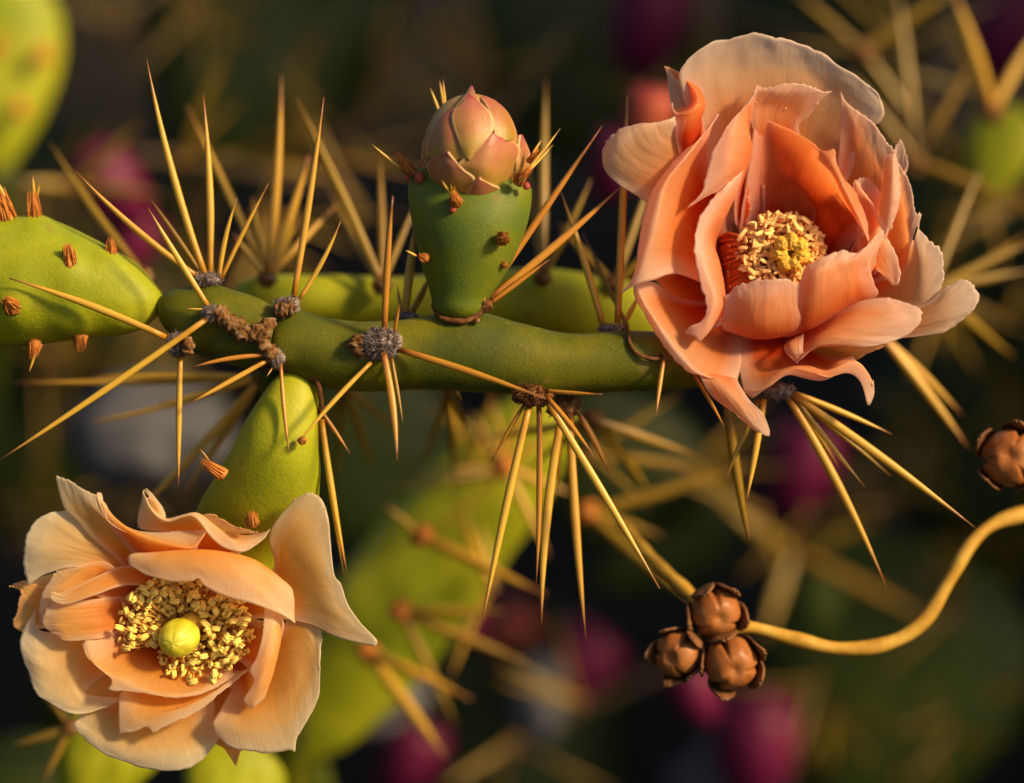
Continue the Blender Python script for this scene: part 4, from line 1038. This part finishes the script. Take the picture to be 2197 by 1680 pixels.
# pollen grains scattered on the cup (uncountable dust)
def pollen(parent, spots, mat):
    mb = MB()
    for (p, r) in spots:
        v, f, u = blob(p, r, 6, 4, 0.1, 1)
        mb.add(v, f, u)
    o = mb.build('pollen', M[mat], parent)
    o['kind'] = 'stuff'
spots = []
deps = bpy.context.evaluated_depsgraph_get()
for o in [q for q in list(fr.children) if q.name.startswith('petal')][6:9] + [q for q in list(fr.children) if q.name.startswith('filament')][::2]:
    me = o.data
    for i in range(22 if o.name.startswith('petal') else 4):
        vtx = random.choice(me.vertices)
        spots.append((Vector(ORG[o.name]) + vtx.co + CZ * 0.00028, random.uniform(0.8, 2.0) * S))
pollen(fr, spots, 'anther_r')
spots = []
for o in [q for q in list(fl.children) if q.name.startswith('petal')]:
    me = o.data
    for i in range(random.choice([0, 0, 2, 5, 8])):
        u = random.random() ** 2 * 0.6
        vtx = me.vertices[min(len(me.vertices) - 1, len(me.vertices) - 1 - int(u * 34))]
        spots.append((Vector(ORG[o.name]) + vtx.co + CZ * 0.0002, random.uniform(0.7, 1.8) * S))
pollen(fl, spots, 'anther')

# ------------------------------------------------------------------ background cacti
def pad(parent, px, py, z, hl, hw, ang, turn=0, lean=0, thick=0.16, mat='pad', name='pad', nrad=12, nth=40, seed=0):
    """flattened obovate pad; hl, hw = apparent half sizes in V units, ang = long axis from up (deg, clockwise)"""
    c = W(px, py, z); k = (D - z * S) / D
    a = hl * S * k; b = hw * S * k; t = b * thick * 2
    Rm = Matrix.Rotation(R(-ang), 3, 'Z') @ Matrix.Rotation(R(turn), 3, 'Y') @ Matrix.Rotation(R(lean), 3, 'X')
    V, U = [], []
    for sgn in (1, -1):
        for i in range(nrad + 1):
            q = i / nrad
            for j in range(nth):
                th = 2 * math.pi * j / nth
                yy = math.sin(th) * q
                xx = math.cos(th) * q * (1 + 0.22 * yy) * (1 - 0.12 * (1 - yy) ** 2 * 0.5)
                zz = sgn * t * max(0.0, 1 - q ** 2.6) ** 0.6
                zz *= 1 + 0.10 * noise.noise(Vector((xx * 3 + seed, yy * 3, sgn)))
                p = Rm @ Vector((xx * b, yy * a, zz))
                V.append(c + CX * p.x + CY * p.y + CZ * p.z)
                U.append((xx * 0.5 + 0.5, yy * 0.5 + 0.5))
    h = (nrad + 1) * nth
    F = grid_faces(nrad + 1, nth, True) + [tuple(reversed(q)) for q in grid_faces(nrad + 1, nth, True, h)]
    o = mesh_obj(name, V, F, M[mat], parent, c - CY * a * 0.9, U)
    o['_c'] = 0
    del o['_c']
    return o

def bg_cluster(parent, c, tips, wd=9, mat='spine_far', r=18, amat='cork'):
    ar = areole(parent, c, r, int(c[0]) % 97, (1, 1, 0.8), amat, 12)
    for t in tips:
        spine(parent, c, t[:3], t[3] if len(t) > 3 else wd, mat, random.uniform(-0.01, 0.01))

def fruit(parent, px, py, z, r, d=(0, -1, 0.2), mat='fruit'):
    c = W(px, py, z); k = (D - z * S) / D
    dv = (CX * d[0] - CY * d[1] + CZ * d[2]).normalized()
    rr = r * S * k
    prof = [(-1.5, 0.25), (-1.3, 0.5), (-0.7, 0.82), (0, 1.0), (0.7, 0.98), (1.1, 0.8), (1.2, 0.6), (1.05, 0.35), (1.0, 0.05)]
    v, f, u = tube([c + dv * rr * p for p, q in prof], [rr * q for p, q in prof], 22)
    return mesh_obj('fruit', v, f, M[mat], parent, None, u)

def spiny(parent, px, py, z, hl, hw, n, seed, ln=(110, 260), wd=7, mat='spine_far', per=5):
    # areoles with golden spines standing on the visible face of a far pad
    rd = random.Random(seed)
    for i in range(n):
        th = rd.uniform(0, 6.283); q = rd.uniform(0.2, 1.0) ** 0.5
        c = (px + math.cos(th) * hw * q, py + math.sin(th) * hl * q, z + 130 * (1 - q * q) + 40)
        areole(parent, c, 13, seed * 7 + i, (1, 1, 0.8), 'cork', 0)
        a0 = rd.uniform(0, 6.283)
        for k in range(rd.randint(per - 2, per)):
            a = a0 + rd.uniform(-1.5, 1.5)
            L = rd.uniform(*ln)
            spine(parent, c, (c[0] + math.cos(a) * L, c[1] + math.sin(a) * L, c[2] + rd.uniform(-40, 220)), wd * rd.uniform(0.7, 1.15), mat, rd.uniform(-0.02, 0.02))

bgA = empty('prickly_pear_cactus', W(200, 900, -2500))
tag(bgA, 'blurred cactus with a sunlit pad above dark green pads and magenta fruit', 'cactus')
p1 = pad(bgA, 15, 165, -2000, 215, 112, 8, 15, 0, 0.2, 'young', seed=1)
for x, y, z in [(40, 235, -1900), (-10, 100, -1900), (90, 120, -1920)]: areole(p1, (x, y, z), 17, x + 20, (1, 1.3, 0.8), 'tuft', 10)
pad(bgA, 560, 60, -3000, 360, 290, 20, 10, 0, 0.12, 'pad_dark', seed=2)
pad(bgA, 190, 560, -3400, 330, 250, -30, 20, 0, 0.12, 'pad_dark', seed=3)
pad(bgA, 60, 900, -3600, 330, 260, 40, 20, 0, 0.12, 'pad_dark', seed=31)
fruit(bgA, 235, 395, -2100, 74, (-0.8, -1, 0.2)); fruit(bgA, 280, 520, -2200, 62, (0.5, -1, 0.1))
bg_cluster(bgA, (310, 592, -330), [(105, 300, -520), (180, 420, -700)], 10)
bg_cluster(bgA, (560, 300, -3000), [(430, 60, -2900), (700, 40, -2900), (520, -40, -2950), (690, 200, -2950)], 16)
bg_cluster(bgA, (150, 400, -1600), [(350, 420, -1500), (300, 260, -1500), (40, 390, -1500)], 13)

spiny(bgA.children[1], 560, 120, -3000, 250, 300, 9, 101); spiny(bgA.children[2], 250, 560, -3100, 230, 260, 9, 102); spiny(bgA.children[3], 130, 960, -3300, 260, 240, 8, 103)
spiny(bgA, 420, 420, -1900, 160, 330, 6, 104, (160, 300), 6)

bgB = empty('prickly_pear_cactus', W(1000, 900, -700))
tag(bgB, 'blurred yellow green cactus branch running just behind the flowering stem', 'cactus')
back = loft_stem('stem_segment', [(500, 650, -430, 30, 30), (560, 645, -430, 58, 56), (700, 648, -430, 62, 60), (850, 655, -430, 66, 62), (1000, 650, -440, 74, 64), (1150, 655, -450, 84, 68), (1300, 680, -460, 92, 68), (1420, 705, -470, 86, 64), (1500, 720, -480, 40, 40)], 'young', bgB)
bg_cluster(back, (575, 598, -330), [(604, 160, -330, 11), (400, 225, -500, 9), (664, 330, -330, 12), (722, 440, -420, 9), (640, 470, -330, 7), (540, 420, -420, 7), (500, 500, -330, 7)], 9, 'spine', 20)
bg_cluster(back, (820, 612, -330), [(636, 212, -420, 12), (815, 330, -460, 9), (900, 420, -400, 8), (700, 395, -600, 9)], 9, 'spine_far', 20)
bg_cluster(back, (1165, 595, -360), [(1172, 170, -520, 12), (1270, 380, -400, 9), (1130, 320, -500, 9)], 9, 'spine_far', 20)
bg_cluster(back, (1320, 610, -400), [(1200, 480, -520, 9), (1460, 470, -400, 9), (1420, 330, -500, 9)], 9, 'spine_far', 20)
bg_cluster(back, (560, 810, -330), [(276, 1115, -300, 11), (385, 1075, -380, 10), (340, 865, -300, 7), (170, 910, -380, 8), (180, 810, -330, 8), (20, 820, -380, 9), (430, 960, -480, 8)], 9, 'spine', 20)
bg_cluster(back, (740, 830, -430), [(800, 1010, -600, 9), (720, 1040, -700, 9), (870, 940, -560, 8), (690, 960, -640, 7)], 8, 'spine_far', 18)
bg_cluster(back, (960, 830, -430), [(1010, 960, -640, 8), (900, 1000, -700, 8), (980, 1060, -760, 8)], 8, 'spine_far', 18)
bg_cluster(back, (1270, 900, -460), [(1400, 1070, -700, 12), (1500, 980, -600, 12), (1130, 1010, -700, 10), (1040, 940, -600, 10)], 10, 'spine_far', 22)

bgC = empty('prickly_pear_cactus', W(900, 1500, -1700))
tag(bgC, 'blurred bright green cactus segment with golden spines below the stem', 'cactus')
pc = loft_stem('stem_segment', [(1200, 850, -1200, 20, 20), (1180, 880, -1200, 80, 70), (1090, 990, -1250, 135, 100), (980, 1130, -1300, 160, 110), (875, 1270, -1340, 168, 110), (785, 1390, -1380, 165, 110), (690, 1510, -1420, 140, 100), (620, 1600, -1450, 80, 70)], 'young', bgC, nseg=40)
bg_cluster(pc, (905, 1150, -820), [(1170, 1275, -700, 13), (1080, 1230, -760, 12), (820, 1080, -760, 8)], 12, 'spine', 24, 'tuft')
bg_cluster(pc, (790, 1400, -900), [(960, 1630, -800, 16), (1010, 1500, -820, 13), (880, 1440, -800, 12)], 13, 'spine', 24, 'tuft')
bg_cluster(pc, (1080, 1000, -840), [(1180, 1200, -860, 11), (1010, 880, -800, 11), (1120, 860, -820, 11), (1230, 1060, -860, 12), (1060, 860, -820, 10), (1190, 930, -820, 11)], 12, 'spine', 24, 'tuft')
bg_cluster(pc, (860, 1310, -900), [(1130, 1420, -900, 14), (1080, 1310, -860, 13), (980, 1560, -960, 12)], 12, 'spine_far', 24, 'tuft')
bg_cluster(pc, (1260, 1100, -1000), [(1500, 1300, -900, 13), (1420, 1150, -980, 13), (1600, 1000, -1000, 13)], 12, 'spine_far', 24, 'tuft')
fruit(bgC, 1090, 1340, -3200, 52, (0.9, -0.5, 0.2), 'fruit_red'); fruit(bgC, 970, 1290, -2400, 60, (-0.6, -1, 0.2)); fruit(bgC, 880, 1620, -2500, 70, (0.5, -1, 0.2))

spiny(pc, 960, 1180, -1150, 280, 140, 2, 111, (140, 320), 8, 'spine')
spiny(pc, 1230, 1000, -1100, 60, 160, 2, 112, (140, 320), 7, 'spine_far')
spiny(bgC, 1000, 1480, -2300, 150, 260, 2, 113, (140, 300), 7)

bgD = empty('prickly_pear_cactus', W(250, 1700, -900))
tag(bgD, 'blurred yellow green cactus segment beneath the apricot flower', 'cactus')
pad(bgD, 235, 1600, -620, 165, 120, 30, 10, 0, 0.22, 'young', seed=5)
pad(bgD, 520, 1690, -800, 130, 110, -30, 15, 0, 0.2, 'young', seed=6)
bg_cluster(bgD, (150, 1560, -520), [(60, 1440, -560), (90, 1680, -520), (20, 1600, -520)], 9)
pad(bgD, 60, 1720, -1500, 150, 130, -20, 15, 0, 0.2, 'pad', seed=8)

bgE = empty('prickly_pear_cactus', W(1950, 1700, -3200))
tag(bgE, 'blurred olive cactus pads behind the dry seed heads', 'cactus')
pad(bgE, 1900, 1480, -2800, 330, 300, 15, -15, 0, 0.12, 'pad', seed=9)
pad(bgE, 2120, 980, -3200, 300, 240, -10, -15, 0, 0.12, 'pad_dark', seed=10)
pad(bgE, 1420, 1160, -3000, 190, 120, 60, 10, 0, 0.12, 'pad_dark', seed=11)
pad(bgE, 1760, 1300, -2600, 70, 50, 0, 0, 0, 0.2, 'pad', seed=12)
fruit(bgE, 1620, 1600, -2600, 95, (0, -1, 0.2)); fruit(bgE, 1490, 1480, -1900, 56, (-0.4, -1, 0.2)); fruit(bgE, 1720, 1000, -2400, 80, (0.3, -1, 0.1)); fruit(bgE, 1240, 1430, -3100, 80, (0.8, -1, 0.1))
bg_cluster(bgE, (1700, 1180, -2300), [(2000, 1330, -2200), (1880, 1120, -2200), (1560, 1090, -2200), (1640, 1380, -2200)], 16)

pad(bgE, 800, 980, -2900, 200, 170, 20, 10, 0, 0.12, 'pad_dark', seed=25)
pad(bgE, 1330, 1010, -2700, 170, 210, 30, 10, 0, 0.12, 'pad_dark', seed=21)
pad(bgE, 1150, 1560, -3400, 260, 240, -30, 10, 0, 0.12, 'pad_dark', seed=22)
spiny(bgE.children[0], 1900, 1420, -2800, 240, 260, 8, 121); spiny(bgE.children[1], 2050, 1000, -3000, 260, 220, 8, 122); spiny(bgE, 1500, 1080, -2300, 130, 260, 3, 123)

bgF = empty('prickly_pear_cactus', W(2250, 900, -2600))
tag(bgF, 'blurred cactus with crossed golden spines behind the deep cupped flower', 'cactus')
pad(bgF, 2140, 330, -1800, 110, 78, 20, -20, 0, 0.2, 'young', seed=13)
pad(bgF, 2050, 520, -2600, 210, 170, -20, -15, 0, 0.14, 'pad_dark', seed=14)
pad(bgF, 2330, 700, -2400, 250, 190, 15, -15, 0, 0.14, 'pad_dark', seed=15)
bg_cluster(bgF, (2130, 240, -1150), [(2040, -30, -1050, 15), (2230, 60, -1200, 13)], 13, 'spine', 24)
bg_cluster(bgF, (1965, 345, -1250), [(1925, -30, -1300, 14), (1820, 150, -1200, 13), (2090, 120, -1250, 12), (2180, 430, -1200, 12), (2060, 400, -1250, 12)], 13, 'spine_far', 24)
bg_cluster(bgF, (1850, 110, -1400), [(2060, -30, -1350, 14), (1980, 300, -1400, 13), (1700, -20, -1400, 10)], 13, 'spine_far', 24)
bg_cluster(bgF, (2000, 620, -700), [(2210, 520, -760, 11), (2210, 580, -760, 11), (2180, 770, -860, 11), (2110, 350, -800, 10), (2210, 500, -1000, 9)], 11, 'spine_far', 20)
bg_cluster(bgF, (1890, 720, -420), [(2078, 962, -460, 12), (2066, 892, -500, 10)], 11, 'spine', 20)
fruit(bgF, 1390, 40, -2600, 90, (0.2, -1, 0.2)); fruit(bgF, 2150, 60, -2500, 90, (0.2, -1, 0.2)); fruit(bgF, 1390, 250, -1500, 55, (0.3, -1, 0.3), 'fruit_red'); fruit(bgF, 1320, 350, -1900, 60, (0.3, -1, 0.3))
spiny(bgF, 1950, 200, -1900, 200, 280, 4, 131, (160, 330), 7); spiny(bgF, 2080, 560, -2100, 200, 170, 6, 132)
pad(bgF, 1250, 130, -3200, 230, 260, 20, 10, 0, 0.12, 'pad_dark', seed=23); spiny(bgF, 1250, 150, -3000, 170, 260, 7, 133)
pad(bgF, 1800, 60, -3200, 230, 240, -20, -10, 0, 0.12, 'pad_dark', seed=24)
# added tall pads on bgF, out of view at right, placed to shade the background
def shade_pad(parent, x, y, z, a, b, ang, rz, mat='pad', seed=0):
    """added sun-blocking pad at a world position, upright, long axis leaning by ang, turned rz about the vertical"""
    Rm = Matrix.Rotation(R(rz), 3, 'Z') @ Matrix.Rotation(R(ang), 3, 'Y')
    V, U = [], []
    nrad, nth = 12, 40
    t = b * 0.22
    for sgn in (1, -1):
        for i in range(nrad + 1):
            q = i / nrad
            for j in range(nth):
                th = 2 * math.pi * j / nth
                yy = math.sin(th) * q; xx = math.cos(th) * q * (1 + 0.22 * yy)
                V.append(Vector((x, y, z)) + Rm @ Vector((xx * b, -sgn * t * max(0.0, 1 - q ** 2.6) ** 0.6, yy * a)))
                U.append((xx * .5 + .5, yy * .5 + .5))
    h = (nrad + 1) * nth
    F = grid_faces(nrad + 1, nth, True) + [tuple(reversed(q)) for q in grid_faces(nrad + 1, nth, True, h)]
    return mesh_obj('pad', V, F, M[mat], parent, (x, y, z - a), U)
rp = random.Random(3)
for gx_ in range(3):
    for gy_ in range(6):
        x = 0.37 + gx_ * 0.10 + rp.uniform(-0.02, 0.02); y = 0.135 + gy_ * 0.115 + rp.uniform(-0.03, 0.03)
        zc, hgt = 0.06, rp.uniform(0.55, 0.72)
        while zc < hgt:
            shade_pad(bgF, x, y, zc, 0.085, 0.068, rp.uniform(-25, 25), rp.uniform(45, 120), 'pad', int(zc * 100))
            x += rp.uniform(-0.02, 0.02); y += rp.uniform(-0.03, 0.03); zc += 0.135

# ------------------------------------------------------------------ dry seed heads
def capsule(parent, px, py, z, r, rot=0, tilt=(0, 0), seed=0):
    c = W(px, py, z)
    k = (D - z * S) / D
    rr = r * S * k
    up = (CZ + CX * tilt[0] + CY * tilt[1]).normalized()
    ax = up.cross(CY).normalized(); ay = up.cross(ax).normalized()
    V, U = [], []
    nth, nph = 60, 22
    for i in range(nph + 1):
        ph = math.pi * i / nph
        for j in range(nth):
            th = 2 * math.pi * j / nth
            g = abs(math.cos(1.5 * (th + rot)))
            groove = math.exp(-(g / 0.16) ** 2)
            k2 = 1 - 0.24 * groove * math.sin(ph) ** 0.6
            pole = math.exp(-(ph / 0.28) ** 2)
            rad = math.sin(ph) * k2
            zz = math.cos(ph) * 0.95 - 0.22 * pole
            n = 1 + 0.025 * fbm((rad * math.cos(th) + seed, rad * math.sin(th), zz), 3)
            V.append(c + (ax * rad * math.cos(th) + ay * rad * math.sin(th) + up * zz) * rr * n)
            U.append((j / nth, i / nph))
    o = mesh_obj('capsule', V, grid_faces(nph + 1, nth, True), M['seed'], parent, c, U)
    rd = random.Random(seed)
    for kx in range(5):
        th0 = rot + kx * 2 * math.pi / 5 + rd.uniform(-0.2, 0.2)
        rows = []
        for q, hgt, rad, wdt in [(0, -0.95, 0.35, 0.30), (1, -0.6, 1.02, 0.50), (2, 0.0, 1.22, 0.46), (3, 0.42, 1.24, 0.30), (4, 0.72, 1.30 + rd.uniform(-.1, .1), 0.03)]:
            row = []
            for s in (-1, -0.5, 0, 0.5, 1):
                t2 = th0 + s * wdt
                row.append(tuple(c + (ax * math.cos(t2) + ay * math.sin(t2)) * rr * rad * (1 - 0.05 * (1 - abs(s))) + up * hgt * rr))
            rows.append(row)
        G = patch(rows, 12, 14).reshape(-1, 3)
        h = mesh_obj('husk', G, grid_faces(14, 12), M['husk'], o, None)
        md = h.modifiers.new('thickness', 'SOLIDIFY'); md.thickness = 0.0005
    return o
sd = empty('dry_seed_head', W(1540, 1385, -90))
tag(sd, 'cluster of three brown dry seed capsules on a curved golden stalk', 'seed head')
capsule(sd, 1535, 1314, -110, 54, 0.4, (0.15, -0.25), 1)
capsule(sd, 1455, 1404, -100, 50, 1.2, (-0.5, -0.1), 2)
capsule(sd, 1568, 1422, -90, 58, 0.1, (0.1, -0.25), 3)
def stalk(parent, pts, wd, mat='stalk', name='stalk'):
    A = catmull(np.array(pts, float), np.linspace(0, 1, 40))
    P = [W(*a) for a in A]
    v, f, u = tube(P, [wd * S * (1 + 0.1 * math.sin(i * 0.9)) * (1 + 0.15 * fbm(p, 90)) for i, p in enumerate(P)], 12)
    return mesh_obj(name, v, f, M[mat], parent, P[0], u)
stalk(sd, [(1520, 1360, -150), (1600, 1345, -150), (1700, 1370, -155), (1800, 1392, -165), (1900, 1382, -180), (1980, 1335, -195), (2040, 1240, -210), (2085, 1165, -225), (2140, 1120, -250), (2230, 1095, -280)], 16)
stalk(sd, [(1550, 1360, -170), (1490, 1285, -220), (1400, 1200, -300), (1330, 1120, -380)], 14)
stalk(sd, [(1530, 1350, -160), (1470, 1390, -150), (1540, 1400, -140)], 8)
sd2 = empty('dry_seed_head', W(2170, 990, -100))
tag(sd2, 'single brown dry seed capsule above the curved golden stalk', 'seed head')
capsule(sd2, 2168, 982, -110, 62, 0.9, (-0.2, 0.1), 7)
stalk(sd2, [(2175, 990, -170), (2220, 1020, -220), (2300, 1060, -300)], 12)

# ------------------------------------------------------------------ stones, twigs, leaves
def stone(px, py, z, r, label, seed, sq=(1.2, 0.8, 0.9)):
    v, f, u = blob(W(px, py, z), r * S * (D - z * S) / D, 26, 18, 0.30, 1.2, sq, None, seed)
    tag(mesh_obj('stone', v, f, M['stone'], None, None, u), label, 'stone')
stone(330, 930, -2600, 150, 'blue grey stone behind the pale green stalk of the apricot flower', 1)
stone(770, 1500, -2300, 115, 'pale grey stone below the bright green blurred segment', 2, (1.4, 0.6, 0.9))
stone(1160, 1500, -3000, 75, 'small upright grey stone in the dark soil between spines', 3, (0.7, 1.2, 0.8))
stone(1590, 1660, -2900, 110, 'mauve grey stone at the foot of the magenta fruit', 4)
rt = random.Random(9)
twl = ['thin dry twig lying across dark soil', 'bent dry twig lying under the apricot flower', 'dry twig crossing the shade behind the closed bud', 'pale dry twig leaning behind the deep cupped flower', 'brown twig leaning below the seed capsules', 'thin twig resting against the blurred sunlit pad']
for i, (a, b) in enumerate([((1000, 1660, -3000), (1420, 1440, -2900)), ((20, 1150, -3200), (420, 1560, -3000)), ((1080, 240, -2600), (1230, 30, -2700)), ((1560, 30, -2700), (1830, 190, -2600)), ((1730, 1560, -3000), (2180, 1380, -3000)), ((280, 330, -2400), (760, 420, -2600))]):
    m = [(a[k] + b[k]) / 2 + rt.uniform(-40, 40) for k in range(3)]
    o = stalk(None, [a, m, b], 12, 'twig', 'twig')
    tag(o, twl[i], 'twig')

# ------------------------------------------------------------------ trunks that carry the branches from the soil
def trunk(parent, a, r, drift=(0, 0), mat='pad_dark'):
    A = W(*a); k = (D - a[2] * S) / D
    B = Vector((A.x + drift[0], A.y + drift[1], GROUND - 0.05))
    P = [A, A.lerp(B, 0.15) + Vector((0.004, 0.006, 0)), A.lerp(B, 0.45) + Vector((-0.004, 0.012, 0)), A.lerp(B, 0.75) + Vector((0.003, 0.006, 0)), B]
    Q = catmull(np.array([tuple(p) for p in P]), np.linspace(0, 1, 24))
    pts = [Vector(q) for q in Q]
    v, f, u = tube(pts, [r * S * k * (0.75 + 0.35 * min(1, i / 10)) * (1 + 0.12 * fbm(p, 60)) for i, p in enumerate(pts)], 20)
    return mesh_obj('trunk', v, f, M[mat], parent, B, u)
trunk(main, (575, 745, -70), 45, (0, 0.05), 'stem')
trunk(bgA, (0, 350, -2030), 45, (-0.06, 0.02)); trunk(bgA, (120, 1150, -3600), 60)
trunk(bgB, (540, 660, -470), 45, (-0.01, 0.04)); trunk(bgC, (630, 1580, -1450), 60, mat='pad'); trunk(bgD, (260, 1720, -640), 50, mat='pad'); trunk(bgD, (520, 1780, -800), 45, mat='pad')
trunk(bgE, (1900, 1760, -2800), 70); trunk(bgF, (2330, 900, -2400), 70, (0.02, 0.02))
